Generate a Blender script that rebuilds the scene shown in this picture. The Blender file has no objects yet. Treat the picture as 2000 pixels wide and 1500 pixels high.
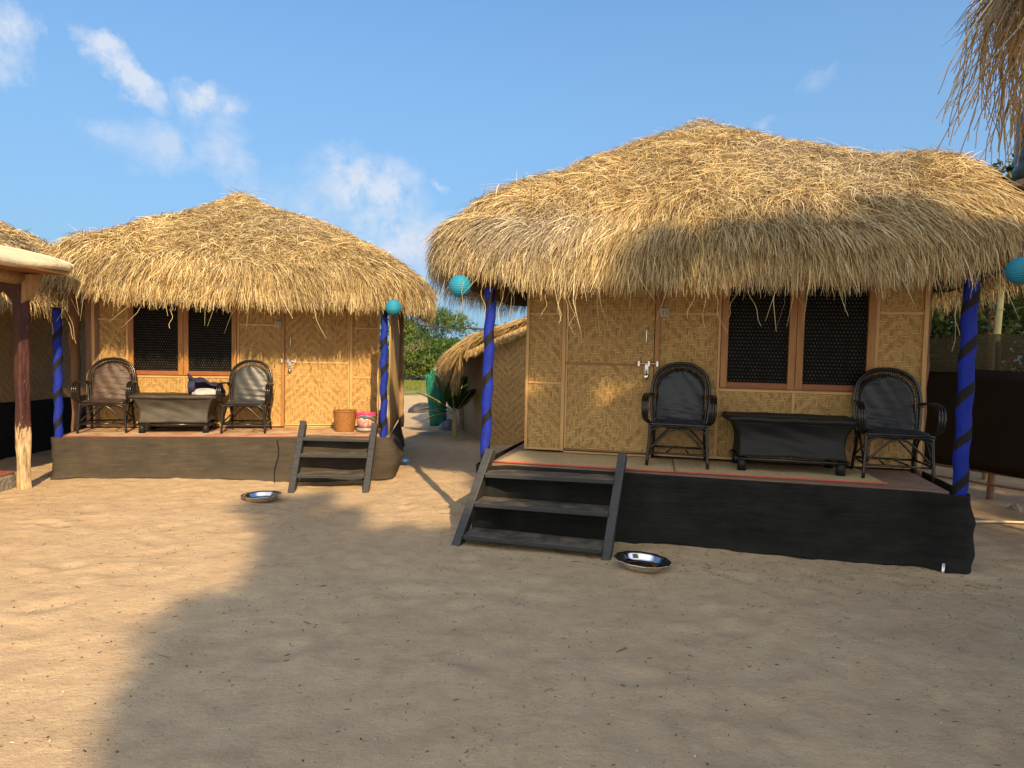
import bpy, bmesh, math, random
import numpy as np
from mathutils import Vector, Matrix
random.seed(7); RNG = np.random.default_rng(11)
C = bpy.context.scene.collection
R = math.radians

# ---------------------------------------------------------------- camera
CAM_Z, PITCH, ROLL = 1.6, R(2.8), R(1.2)
cd = bpy.data.cameras.new("camera"); cam = bpy.data.objects.new("camera", cd); C.objects.link(cam)
F_ = Vector((0, math.cos(PITCH), -math.sin(PITCH))); U0 = Vector((0, math.sin(PITCH), math.cos(PITCH))); R0 = Vector((1, 0, 0))
R_ = R0 * math.cos(ROLL) + U0 * math.sin(ROLL); U_ = -R0 * math.sin(ROLL) + U0 * math.cos(ROLL)
m = Matrix((R_, U_, -F_)).transposed().to_4x4(); m.translation = Vector((0, 0, CAM_Z))
cam.matrix_world = m
cd.sensor_width = 36; cd.lens = 22.5; cd.clip_start = 0.05; cd.clip_end = 3000
bpy.context.scene.camera = cam

# ---------------------------------------------------------------- sky, sun, exposure
SUN_AZ, SUN_EL = R(20), R(32)       # the sun stands behind the camera, 20 degrees to its right
S_DIR = Vector((math.sin(SUN_AZ) * math.cos(SUN_EL), -math.cos(SUN_AZ) * math.cos(SUN_EL), math.sin(SUN_EL)))
sc = bpy.context.scene
sc.view_settings.view_transform = 'Standard'; sc.view_settings.look = 'None'
sc.view_settings.exposure = 0.80; sc.view_settings.gamma = 1.0
sc.cycles.max_bounces = 8; sc.cycles.transparent_max_bounces = 12; sc.cycles.use_denoising = True
W = bpy.data.worlds.new("World"); sc.world = W; W.use_nodes = True
wn, wl = W.node_tree.nodes, W.node_tree.links
wn.clear()
wo = wn.new('ShaderNodeOutputWorld'); bg = wn.new('ShaderNodeBackground'); sky = wn.new('ShaderNodeTexSky')
sky.sky_type = 'NISHITA'; sky.sun_disc = False; sky.sun_elevation = SUN_EL; sky.sun_rotation = R(180) - SUN_AZ
sky.air_density = 1.0; sky.dust_density = 0.6; sky.ozone_density = 1.6; sky.altitude = 0
bg.inputs['Strength'].default_value = 0.15
tc = wn.new('ShaderNodeTexCoord')
def wmath(op, a, b=None, c=None, clamp=False):
    n = wn.new('ShaderNodeMath'); n.operation = op; n.use_clamp = clamp
    for i, v in enumerate((a, b, c)):
        if v is None: continue
        if isinstance(v, (int, float)): n.inputs[i].default_value = v
        else: wl.new(v, n.inputs[i])
    return n.outputs[0]
def wvec(op, a, b):
    n = wn.new('ShaderNodeVectorMath'); n.operation = op
    for i, v in enumerate((a, b)):
        if isinstance(v, (tuple, list)): n.inputs[i].default_value = v
        else: wl.new(v, n.inputs[i])
    return n
def direction(px, py):
    d = F_ + R_ * ((px - 1000) / 1250) + U_ * ((750 - py) / 1250); return d.normalized()
# warped view direction for ragged cloud edges
nz = wn.new('ShaderNodeTexNoise'); nz.inputs['Scale'].default_value = 9; nz.inputs['Detail'].default_value = 9; nz.inputs['Roughness'].default_value = 0.62
wl.new(tc.outputs['Generated'], nz.inputs['Vector'])
wsub = wvec('SUBTRACT', nz.outputs['Color'], (0.5, 0.5, 0.5)); wsc = wn.new('ShaderNodeVectorMath'); wsc.operation = 'SCALE'; wsc.inputs['Scale'].default_value = 0.12
wl.new(wsub.outputs[0], wsc.inputs[0]); warp = wvec('ADD', tc.outputs['Generated'], wsc.outputs[0])
# clouds standing at fixed bearings in the sky: (bearing, half length, half width, tilt, strength)
CLOUDS = [((0, 50), .030, .05, -20, .9), ((12, 130), .032, .034, 0, .8), ((165, 95), .038, .020, 35, 1.0), ((225, 145), .062, .022, 38, 1.0), ((278, 175), .028, .018, 30, .6),
          ((400, 190), .052, .028, 10, 1.0), ((410, 240), .06, .035, 40, .35), ((340, 290), .075, .032, 0, .45), ((440, 320), .08, .03, 30, .45), ((240, 275), .03, .012, 40, .3),
          ((680, 345), .06, .05, 0, .7), ((730, 390), .11, .07, 20, .85), ((800, 460), .14, .06, 10, .75), ((600, 400), .08, .05, 0, .35), ((870, 352), .014, .007, 20, .35),
          ((1490, 243), .022, .008, -15, .3), ((1598, 150), .02, .01, 0, .18), ((1000, 470), .1, .03, 0, .2)]
acc = None
for (px, py), ra, rb, tilt, st in CLOUDS:
    d = direction(px, py); rt = d.cross(Vector((0, 0, 1))).normalized(); up = rt.cross(d).normalized()
    ct, stt = math.cos(R(tilt)), math.sin(R(tilt))
    a1 = (rt * ct - up * stt) / ra; a2 = (rt * stt + up * ct) / rb
    sb = wvec('SUBTRACT', warp.outputs[0], tuple(d))
    p = wvec('DOT_PRODUCT', sb.outputs[0], tuple(a1)).outputs['Value']; q = wvec('DOT_PRODUCT', sb.outputs[0], tuple(a2)).outputs['Value']
    r2 = wmath('ADD', wmath('MULTIPLY', p, p), wmath('MULTIPLY', q, q))
    v = wmath('MULTIPLY', wmath('POWER', wmath('SUBTRACT', 1.0, wmath('MULTIPLY', r2, .8), clamp=True), 1.3), st)
    acc = v if acc is None else wmath('MAXIMUM', acc, v)
nz2 = wn.new('ShaderNodeTexNoise'); nz2.inputs['Scale'].default_value = 22; nz2.inputs['Detail'].default_value = 10; nz2.inputs['Roughness'].default_value = 0.6
wl.new(tc.outputs['Generated'], nz2.inputs['Vector'])
tex = wmath('MULTIPLY_ADD', nz2.outputs['Fac'], 3.6, -1.15, clamp=True)
fac = wmath('MULTIPLY', wmath('MULTIPLY', acc, tex), 1.5, clamp=True)
# broad pale haze towards the horizon
sepx = wn.new('ShaderNodeSeparateXYZ'); wl.new(tc.outputs['Generated'], sepx.inputs[0])
hz = wmath('MULTIPLY', wmath('POWER', wmath('SUBTRACT', 1.0, wmath('MULTIPLY', wmath('ABSOLUTE', sepx.outputs['Z']), 1.5), clamp=True), 0.7), 0.95)
tint = wn.new('ShaderNodeMixRGB'); tint.blend_type = 'MULTIPLY'; tint.inputs[0].default_value = 1.0; tint.inputs[2].default_value = (.41, .70, .93, 1)
wl.new(sky.outputs[0], tint.inputs[1])
mh = wn.new('ShaderNodeMixRGB'); mh.inputs[2].default_value = (1.10, 1.78, 2.48, 1); wl.new(hz, mh.inputs[0]); wl.new(tint.outputs[0], mh.inputs[1])
mc = wn.new('ShaderNodeMixRGB'); mc.inputs[2].default_value = (2.6, 2.95, 3.5, 1); wl.new(fac, mc.inputs[0]); wl.new(mh.outputs[0], mc.inputs[1])
# added bright cloud behind the viewer, out of view, to lift the shaded areas
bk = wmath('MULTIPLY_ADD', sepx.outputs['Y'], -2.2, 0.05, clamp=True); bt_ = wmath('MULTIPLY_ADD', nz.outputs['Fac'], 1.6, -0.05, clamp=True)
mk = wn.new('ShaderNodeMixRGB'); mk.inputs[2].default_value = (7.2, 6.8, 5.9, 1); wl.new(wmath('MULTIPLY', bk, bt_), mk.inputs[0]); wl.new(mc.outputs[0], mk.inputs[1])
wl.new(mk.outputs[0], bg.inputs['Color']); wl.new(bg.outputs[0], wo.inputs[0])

sl = bpy.data.lights.new("sun", 'SUN'); so = bpy.data.objects.new("sun", sl); C.objects.link(so)
sl.energy = 4.25; sl.angle = R(0.6); sl.color = (1.0, 0.72, 0.40)
so.rotation_euler = S_DIR.to_track_quat('Z', 'Y').to_euler(); so.location = (8, -20, 14)

# ---------------------------------------------------------------- materials
class NT:
    def __init__(s, name):
        s.m = bpy.data.materials.new(name); s.m.use_nodes = True; s.t = s.m.node_tree; s.n = s.t.nodes; s.l = s.t.links
        s.b = s.n['Principled BSDF']; s.tc = s.n.new('ShaderNodeTexCoord'); s._sep = {}
    def put(s, sock, v):
        if v is None: return
        if hasattr(v, 'is_output') or isinstance(v, bpy.types.NodeSocket): s.l.new(v, sock)
        elif isinstance(v, (tuple, list)) and len(v) == 3 and sock.type == 'RGBA': sock.default_value = (*v, 1)
        else: sock.default_value = v
    def math(s, op, a, b=None, c=None, clamp=False):
        n = s.n.new('ShaderNodeMath'); n.operation = op; n.use_clamp = clamp
        for i, v in enumerate((a, b, c)): s.put(n.inputs[i], v)
        return n.outputs[0]
    def vmath(s, op, a, b):
        n = s.n.new('ShaderNodeVectorMath'); n.operation = op
        s.put(n.inputs[0], a); s.put(n.inputs[1], b); return n.outputs[0]
    def scale(s, v, sc_):
        return s.vmath('MULTIPLY', v, sc_)
    def noise(s, vec, scale=5, detail=4, rough=.55, col=False):
        n = s.n.new('ShaderNodeTexNoise'); n.inputs['Scale'].default_value = scale; n.inputs['Detail'].default_value = detail; n.inputs['Roughness'].default_value = rough
        s.put(n.inputs['Vector'], vec); return n.outputs['Color' if col else 'Fac']
    def ramp(s, f, stops):
        n = s.n.new('ShaderNodeValToRGB'); e = n.color_ramp.elements
        while len(e) < len(stops): e.new(0.5)
        for k, (p, c_) in enumerate(stops): e[k].position = p; e[k].color = (*c_, 1) if isinstance(c_, (tuple, list)) else (c_, c_, c_, 1)
        s.put(n.inputs[0], f); return n.outputs[0]
    def mix(s, f, a, b, mode='MIX'):
        n = s.n.new('ShaderNodeMixRGB'); n.blend_type = mode; s.put(n.inputs[0], f); s.put(n.inputs[1], a); s.put(n.inputs[2], b); return n.outputs[0]
    def sep(s, v):
        n = s.n.new('ShaderNodeSeparateXYZ'); s.put(n.inputs[0], v); return n.outputs
    def comb(s, x, y, z):
        n = s.n.new('ShaderNodeCombineXYZ')
        for i, v in enumerate((x, y, z)): s.put(n.inputs[i], v)
        return n.outputs[0]
    def white(s, v):
        n = s.n.new('ShaderNodeTexWhiteNoise'); n.noise_dimensions = '3D'; s.put(n.inputs['Vector'], v); return n.outputs['Value']
    def bump(s, h, strength=.5, dist=.01):
        n = s.n.new('ShaderNodeBump'); n.inputs['Strength'].default_value = strength; n.inputs['Distance'].default_value = dist
        s.put(n.inputs['Height'], h); s.l.new(n.outputs[0], s.b.inputs['Normal']); return n
    def done(s, col=None, rough=.6, metal=0, spec=None, **k):
        s.put(s.b.inputs['Base Color'], col); s.put(s.b.inputs['Roughness'], rough); s.b.inputs['Metallic'].default_value = metal
        if spec is not None: s.b.inputs['Specular IOR Level'].default_value = spec
        for kk, v in k.items(): s.put(s.b.inputs[kk.replace('_', ' ')], v)
        return s.m
    @property
    def obj(s): return s.tc.outputs['Object']

def simple(name, c1, c2, scale=8, rough=.6, detail=5, bump=.2, dist=.004, metal=0, spec=None, stretch=(1, 1, 1)):
    t = NT(name); v = t.scale(t.obj, stretch); n = t.noise(v, scale, detail, .6)
    f = t.ramp(n, [(.3, 0.0), (.7, 1.0)]); t.bump(t.noise(v, scale * 3, 5), bump, dist)
    return t.done(t.mix(f, c1, c2), rough, metal, spec)

def woven_mat(name, axis='x', strip=.0148, tone=(.88, .81, .66), dark=1.0):
    """bamboo matting: bands of four strips over, four strips under, turning back and forth like herringbone"""
    t = NT(name); s = t.sep(t.obj); U = s[0 if axis == 'x' else 1]; V = s[2]
    wob = t.noise(t.obj, 3, 2); U = t.math('ADD', U, t.math('MULTIPLY', wob, .02)); V = t.math('ADD', V, t.math('MULTIPLY', t.noise(t.vmath('ADD', t.obj, (5, 5, 5)), 3, 2), .02))
    u = t.math('DIVIDE', U, strip); v = t.math('DIVIDE', V, strip)
    i = t.math('FLOOR', u); j = t.math('FLOOR', v); fu = t.math('FRACT', u); fv = t.math('FRACT', v)
    zig = t.math('PINGPONG', i, 23.0)   # long diagonals that turn now and then
    k = t.math('FLOORED_MODULO', t.math('ADD', zig, j), 8.0)
    over = t.math('LESS_THAN', k, 4.0)                                  # 1: upright strip on top
    lenU = t.math('MULTIPLY', i, 1.0); 
    segV = t.math('FLOOR', t.math('DIVIDE', t.math('ADD', zig, j), 8.0))
    cv = t.white(t.comb(i, segV, 1.0)); ch = t.white(t.comb(t.math('FLOOR', t.math('DIVIDE', t.math('ADD', i, j), 8.0)), j, 2.0))
    rnd = t.mix(over, ch, cv)
    edgeH = t.math('MULTIPLY', t.math('ABSOLUTE', t.math('SUBTRACT', fv, .5)), 2.0); edgeV = t.math('MULTIPLY', t.math('ABSOLUTE', t.math('SUBTRACT', fu, .5)), 2.0)
    edge = t.mix(over, edgeH, edgeV)
    gap = t.ramp(edge, [(.62, 0.0), (.95, 1.0)])
    # caught light put into the colour: flat strips lighter, upright strips darker
    base = t.mix(over, (.60 * tone[0], .41 * tone[1], .155 * tone[2]), (.43 * tone[0], .25 * tone[1], .08 * tone[2]))
    col = t.mix(t.ramp(rnd, [(0, 0.0), (1, .8)]), base, (.74 * tone[0], .56 * tone[1], .28 * tone[2]))
    brown = t.ramp(t.white(t.comb(t.math('ADD', i, 31.0), t.math('ADD', j, 7.0), 5.0)), [(.87, 0.0), (.97, .7)])
    col = t.mix(brown, col, (.22, .115, .035))
    patch = t.ramp(t.noise(t.obj, 2.3, 5, .65), [(.38, 0.0), (.72, .4)]); col = t.mix(patch, col, (.34 * tone[0], .20 * tone[1], .07 * tone[2]))
    col = t.mix(t.math('MULTIPLY', gap, .75), col, (.10, .05, .015))
    h = t.math('SUBTRACT', t.math('ADD', t.math('MULTIPLY', over, .4), 0.6), gap)
    h = t.math('ADD', h, t.math('MULTIPLY', t.noise(t.obj, 160, 2), .3))
    t.bump(h, .8, .005)
    return t.done(col, .55)

M = {}
M['woven'] = woven_mat('woven_bamboo')
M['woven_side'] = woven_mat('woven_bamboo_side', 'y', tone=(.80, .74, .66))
M['woven_pale'] = woven_mat('woven_bamboo_pale', strip=.016, tone=(1.0, .92, .85))
def wood(name, c1, c2, rough=.5, sc_=(14, 14, 1.2), bump=.25):
    t = NT(name); v = t.scale(t.obj, sc_); n = t.noise(v, 3, 6, .6); f = t.ramp(n, [(.3, 0.0), (.7, 1.0)])
    t.bump(n, bump, .003); return t.done(t.mix(f, c1, c2), rough)
M['teak'] = wood('varnished_teak', (.25, .105, .022), (.40, .185, .045), .45)
M['teak_h'] = wood('varnished_teak_rail', (.19, .055, .015), (.29, .095, .025), .45, (1.2, 14, 14))
M['batten'] = wood('bamboo_batten', (.44, .25, .085), (.58, .36, .14), .45)
M['batten_h'] = wood('bamboo_batten_flat', (.46, .27, .10), (.62, .40, .17), .45, (1.2, 14, 14))
M['batten_dark'] = wood('brown_batten', (.20, .085, .03), (.30, .14, .05), .5, (1.2, 14, 14))
M['door_gap'] = simple('door_gap_shadow_board', (.03, .016, .008), (.05, .025, .01))
M['plank'] = wood('brown_plank', (.13, .07, .04), (.22, .125, .075), .7)
M['blackwood'] = wood('black_painted_wood', (.012, .014, .018), (.036, .038, .042), .55, (3, 14, 14), .5)
M['log'] = wood('rough_log', (.11, .05, .025), (.26, .14, .07), .8, (9, 9, 1.5), 1.0)
M['log2'] = wood('pale_log', (.22, .13, .06), (.4, .26, .13), .8, (9, 9, 1.5), 1.0)
# floor ply with dusty sand on it
M['ply'] = wood('red_brown_ply', (.17, .095, .065), (.27, .17, .12), .7, (2, 10, 10), .2)
t = NT('sandy_floor'); n = t.noise(t.obj, 5, 6, .6); g = t.noise(t.obj, 90, 3)
t.bump(g, .3, .004); M['sandfloor'] = t.done(t.mix(t.ramp(n, [(.42, 0.0), (.62, 1.0)]), (.36, .20, .12), (.54, .40, .25)), .9)
t = NT('reed_mat'); s = t.sep(t.obj); st = t.noise(t.comb(t.math('MULTIPLY', s[0], 260.0), t.math('MULTIPLY', s[1], 3.0), 0.0), 1, 3); pch = t.noise(t.obj, 3, 4)
t.bump(st, .4, .003); col = t.mix(t.ramp(st, [(.3, 0.0), (.7, 1.0)]), (.36, .27, .14), (.56, .45, .26)); M['mat'] = t.done(t.mix(t.ramp(pch, [(.4, 0.0), (.7, .35)]), col, (.34, .25, .15)), .8)
M['redhem'] = simple('red_cotton_hem', (.42, .075, .05), (.52, .12, .08), 30, .8)
# dark glass and perforated screen
M['glass'] = simple('dark_window_glass', (.002, .002, .002), (.004, .004, .003), 4, .25, spec=.08, bump=0)
t = NT('perforated_screen'); s = t.sep(t.obj); u = t.math('MULTIPLY', s[0], 33.0); v = t.math('MULTIPLY', s[2], 30.0)
row = t.math('FLOOR', v); uu = t.math('ADD', u, t.math('MULTIPLY', t.math('FLOORED_MODULO', row, 2.0), .5))
du = t.math('SUBTRACT', t.math('FRACT', uu), .5); dv = t.math('SUBTRACT', t.math('FRACT', v), .5)
rr = t.math('SQRT', t.math('ADD', t.math('MULTIPLY', du, du), t.math('MULTIPLY', dv, dv)))
dot = t.ramp(rr, [(.16, 1.0), (.30, 0.0)]); var = t.ramp(t.noise(t.obj, 14, 3), [(.35, .3), (.7, 1.0)])
M['screen'] = t.done(t.mix(t.math('MULTIPLY', dot, var), (.003, .003, .003), (.07, .065, .055)), .5, spec=.08)
# wrapped posts
t = NT('blue_cloth_with_black_ribbon'); s = t.sep(t.obj)
ang = t.math('DIVIDE', t.math('ARCTAN2', s[1], s[0]), 2 * math.pi)
hel = t.math('FRACT', t.math('ADD', t.math('SUBTRACT', t.math('DIVIDE', t.math('ADD', s[2], t.math('MULTIPLY', t.noise(t.scale(t.obj, (.2, .2, 1)), 3.3, 1), .10)), .345), ang), 0.3))
band = t.math('LESS_THAN', hel, .27); cl = t.noise(t.scale(t.obj, (20, 20, 4)), 3, 4)
t.bump(t.math('ADD', t.math('MULTIPLY', band, .5), t.math('MULTIPLY', cl, 1.2)), .9, .012)
M['bluepost'] = t.done(t.mix(band, t.mix(t.noise(t.obj, 6, 4), (.004, .012, .15), (.008, .030, .40)), (.009, .009, .010)), .7, spec=.25)
def net(name, c1, c2, sheen=.55):
    t = NT(name); s = t.sep(t.obj)
    str_ = t.noise(t.scale(t.obj, (.9, .9, 14)), 4, 7, .7); big = t.noise(t.obj, 2.2, 5, .65)
    wv = t.math('MULTIPLY', t.math('SINE', t.math('MULTIPLY', s[2], 700.0)), .3)
    dust = t.ramp(t.math('ADD', t.math('MULTIPLY', str_, .5), t.math('MULTIPLY', big, .5)), [(.38, 0.0), (.64, 1.0)])
    low = t.ramp(t.math('ADD', s[2], t.math('MULTIPLY', big, .2)), [(.10, 1.0), (.28, 0.0)])
    f = t.math('MAXIMUM', dust, t.math('MULTIPLY', low, .8)); t.bump(t.math('ADD', str_, wv), .35, .006)
    return t.done(t.mix(f, c1, c2), sheen, spec=.2)
M['net_black'] = net('black_shade_net', (.0045, .0050, .0052), (.020, .021, .021), .85)
M['net_dusty'] = net('dusty_shade_net', (.034, .030, .025), (.076, .063, .047), .9)
M['net_fence'] = net('dark_fence_net', (.007, .0045, .0035), (.013, .009, .006))
t = NT('thin_fence_net'); n = t.noise(t.scale(t.obj, (.6, .6, 10)), 3, 6); 
tr = t.n.new('ShaderNodeBsdfTransparent'); mx = t.n.new('ShaderNodeMixShader'); mx.inputs[0].default_value = .85
t.done(t.mix(n, (.030, .026, .013), (.065, .055, .026)), .9)
t.l.new(tr.outputs[0], mx.inputs[1]); t.l.new(t.b.outputs[0], mx.inputs[2]); t.l.new(mx.outputs[0], t.n['Material Output'].inputs[0]); M['net_thin'] = t.m
# furniture
M['cane'] = simple('black_lacquered_cane', (.006, .006, .007), (.016, .015, .015), 30, .22, bump=.3, dist=.002)
M['cane_end'] = simple('brown_cane_binding', (.05, .028, .012), (.10, .06, .03), 60, .5)
def leather(name, c1, c2, rough=.30, wr=.35):
    t = NT(name); v = t.scale(t.obj, (1.4, 1, 5.5)); w = t.noise(v, 4.5, 5, .55); fine = t.noise(t.obj, 260, 2)
    t.bump(t.math('ADD', w, t.math('MULTIPLY', fine, .05)), wr, .018); sm = t.noise(t.obj, 6, 5)
    return t.done(t.mix(t.ramp(sm, [(.35, 0.0), (.7, 1.0)]), c1, c2), t.math('ADD', rough, t.math('MULTIPLY', sm, .15)), spec=.38)
M['leather'] = leather('navy_black_leatherette', (.012, .015, .022), (.024, .028, .038))
M['leather_grey'] = leather('grey_black_leatherette', (.030, .033, .036), (.050, .054, .058))
M['leather_brown'] = leather('dark_brown_leatherette', (.040, .024, .020), (.075, .045, .036), .36, .9)
M['leather_table'] = leather('black_leatherette_cloth', (.005, .006, .007), (.011, .012, .014), .5)
M['leather_table2'] = leather('dusty_leatherette_cloth', (.035, .031, .027), (.060, .052, .042), .5)
M['steel'] = simple('stainless_steel', (.72, .72, .72), (.80, .80, .80), 12, .10, metal=1.0, bump=.03, dist=.002)
M['zinc'] = simple('zinc_plated_bolt', (.55, .55, .53), (.68, .68, .66), 20, .28, metal=1.0)
M['switch'] = simple('greyed_white_plastic', (.42, .38, .36), (.50, .46, .43), 9, .5, bump=0)
M['switch_dark'] = simple('switch_rocker', (.22, .2, .19), (.28, .26, .25), 9, .5, bump=0)
t = NT('turquoise_paper'); s = t.sep(t.obj); rib = t.math('ABSOLUTE', t.math('SINE', t.math('MULTIPLY', s[2], 210.0))); 
t.bump(rib, .6, .006); line = t.ramp(rib, [(0.0, 1.0), (.22, 0.0)])
M['lantern'] = t.done(t.mix(t.math('MULTIPLY', line, .5), (.010, .23, .38), (.003, .09, .17)), .6, Subsurface_Weight=0.0)
M['wicker'] = simple('orange_brown_wicker', (.20, .08, .018), (.36, .165, .042), 30, .5, stretch=(1, 1, 4), bump=.8, dist=.01)
M['pinkplastic'] = simple('pink_plastic', (.62, .045, .17), (.70, .08, .22), 12, .3, bump=0)
t = NT('pink_patterned_film'); n = t.noise(t.obj, 28, 4); M['pinkfilm'] = t.done(t.ramp(n, [(.36, (.30, .28, .26)), (.5, (.50, .20, .22)), (.62, (.62, .50, .50))]), .25)
M['greytub'] = simple('grey_plastic', (.28, .27, .25), (.36, .35, .33), 12, .4, bump=0)
M['tealrope'] = simple('teal_cord', (.03, .16, .16), (.06, .22, .2), 12, .6)
M['canvas'] = simple('cream_canvas', (.50, .43, .28), (.66, .57, .38), 5, .8, bump=.5, dist=.02)
t = NT('peeling_maroon_post'); s = t.sep(t.obj); n = t.noise(t.scale(t.obj, (8, 8, 2.5)), 3, 6, .65)
bare = t.ramp(t.math('ADD', t.math('MULTIPLY', s[2], 1.0), t.math('MULTIPLY', t.math('SUBTRACT', n, .5), 1.3)), [(.62, 1.0), (.72, 0.0)])
fl = t.ramp(t.noise(t.scale(t.obj, (30, 30, 8)), 2, 5), [(.68, 0.0), (.72, 1.0)])
pc = t.mix(n, (.022, .007, .006), (.07, .018, .015)); bc = t.ramp(t.noise(t.scale(t.obj, (14, 14, 3)), 3, 5), [(.3, (.24, .15, .08)), (.55, (.50, .38, .22)), (.8, (.66, .52, .33))])
t.bump(t.noise(t.scale(t.obj, (14, 14, 3)), 3, 6), 1.0, .012); M['peel'] = t.done(t.mix(t.math('MAXIMUM', bare, t.math('MULTIPLY', fl, .7)), pc, bc), .6)
M['cement'] = simple('rough_cement', (.16, .14, .12), (.28, .25, .21), 9, .9, bump=1, dist=.03)
M['redoxide'] = simple('red_oxide_floor', (.24, .07, .05), (.34, .12, .09), 5, .6)
M['tank'] = simple('black_tank_plastic', (.012, .014, .018), (.03, .032, .036), 4, .35)
M['greencloth'] = simple('sea_green_net', (.012, .17, .12), (.025, .26, .185), 10, .8, bump=.6, dist=.03)
M['whitebag'] = simple('white_plastic_sack', (.55, .53, .48), (.72, .70, .66), 14, .5, bump=1, dist=.03)
M['bluebag'] = simple('blue_grey_sack', (.10, .14, .20), (.24, .27, .31), 9, .5, bump=1, dist=.03)
M['tarp'] = simple('grey_black_tarpaulin', (.022, .022, .025), (.10, .095, .09), 6, .55, bump=1, dist=.06)
M['blueplastic'] = simple('blue_plastic', (.01, .13, .50), (.02, .19, .62), 9, .4)
M['navy'] = simple('navy_cotton', (.010, .012, .04), (.022, .025, .07), 20, .8, bump=.7, dist=.01)
M['whitecotton'] = simple('white_cotton', (.38, .37, .40), (.50, .48, .50), 20, .8, bump=.7, dist=.01)
M['bamboo'] = simple('yellow_green_bamboo', (.42, .36, .13), (.55, .47, .2), 5, .45, bump=.1)
M['paletwig'] = simple('pale_dry_stick', (.5, .42, .28), (.62, .53, .37), 5, .7)
M['bark'] = simple('grey_brown_bark', (.08, .055, .035), (.17, .12, .08), 12, .9, bump=1, dist=.03)
M['cable'] = simple('black_cable', (.01, .01, .01), (.015, .015, .015), 5, .5)
M['reed'] = None
t = NT('upright_reeds'); s = t.sep(t.obj); st = t.noise(t.comb(t.math('MULTIPLY', s[0], 60.0), t.math('MULTIPLY', s[1], 60.0), t.math('MULTIPLY', s[2], 1.0)), 1, 4, .6)
t.bump(st, .9, .01); M['reed'] = t.done(t.ramp(st, [(.3, (.16, .09, .035)), (.5, (.42, .28, .12)), (.7, (.60, .44, .22))]), .6)
def attr_mat(name, mul=1.0, rough=.7, trans=0.0, spec=.3):
    t = NT(name); a = t.n.new('ShaderNodeAttribute'); a.attribute_name = 'col'
    t.done(a.outputs['Color'], rough, spec=spec)
    if trans:
        tl = t.n.new('ShaderNodeBsdfTranslucent'); t.l.new(a.outputs['Color'], tl.inputs[0]); mx = t.n.new('ShaderNodeMixShader'); mx.inputs[0].default_value = trans
        t.l.new(t.b.outputs[0], mx.inputs[1]); t.l.new(tl.outputs[0], mx.inputs[2]); t.l.new(mx.outputs[0], t.n['Material Output'].inputs[0])
    return t.m
M['straw'] = attr_mat('dry_straw', rough=.5, trans=.12, spec=.4)
M['ropestraw'] = simple('twisted_straw_rope', (.28, .16, .06), (.48, .32, .13), 60, .8)
M['leaf'] = attr_mat('leaf', rough=.5, trans=.3, spec=.35)
M['litter'] = attr_mat('litter', rough=.8)

# ---------------------------------------------------------------- object helpers
def tag(o, label=None, cat=None, group=None, kind=None):
    if label: o['label'] = label
    if cat: o['category'] = cat
    if group: o['group'] = group
    if kind: o['kind'] = kind
    return o
def empty(name, loc=(0, 0, 0), rz=0.0, label=None, cat=None, group=None):
    o = bpy.data.objects.new(name, None); C.objects.link(o); o.empty_display_size = .2
    o.location = loc; o.rotation_euler = (0, 0, rz); return tag(o, label, cat, group)
def link(name, me, mat, parent=None, loc=None, rot=None):
    if mat is not None: me.materials.append(mat)
    o = bpy.data.objects.new(name, me); C.objects.link(o)
    if parent is not None: o.parent = parent
    if loc is not None: o.location = loc
    if rot is not None: o.rotation_euler = rot
    return o
def copy_tree(o, parent=None):
    c = o.copy(); C.objects.link(c); c.parent = parent
    for ch in list(o.children): copy_tree(ch, c)
    return c
def np_mesh(name, V, F, cols=None, smooth=False):
    """V (n,3) array; F (m,4) or (m,3) array of indices"""
    me = bpy.data.meshes.new(name); V = np.ascontiguousarray(V, dtype=np.float32); F = np.ascontiguousarray(F, dtype=np.int32)
    k = F.shape[1]; me.vertices.add(len(V)); me.vertices.foreach_set('co', V.ravel()); me.loops.add(F.size); me.loops.foreach_set('vertex_index', F.ravel())
    me.polygons.add(len(F)); me.polygons.foreach_set('loop_start', np.arange(0, F.size, k, dtype=np.int32))
    if smooth: me.polygons.foreach_set('use_smooth', np.ones(len(F), dtype=bool))
    me.update(calc_edges=True); me.validate()
    if cols is not None:
        a = me.attributes.new('col', 'FLOAT_COLOR', 'POINT'); c4 = np.ones((len(V), 4), np.float32); c4[:, :3] = cols; a.data.foreach_set('color', c4.ravel())
    return me
def catmull(pts, sub=6, closed=False):
    P = [Vector(p) for p in pts]; out = []; n = len(P)
    rng = n if closed else n - 1
    for i in range(rng):
        p0 = P[(i - 1) % n] if closed or i > 0 else P[0] * 2 - P[1]; p1 = P[i]; p2 = P[(i + 1) % n]
        p3 = P[(i + 2) % n] if closed or i + 2 < n else P[-1] * 2 - P[-2]
        for k in range(sub):
            t_ = k / sub
            out.append(.5 * ((2 * p1) + (p2 - p0) * t_ + (2 * p0 - 5 * p1 + 4 * p2 - p3) * t_ ** 2 + (3 * p1 - p0 - 3 * p2 + p3) * t_ ** 3))
    if not closed: out.append(P[-1].copy())
    return out
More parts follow.
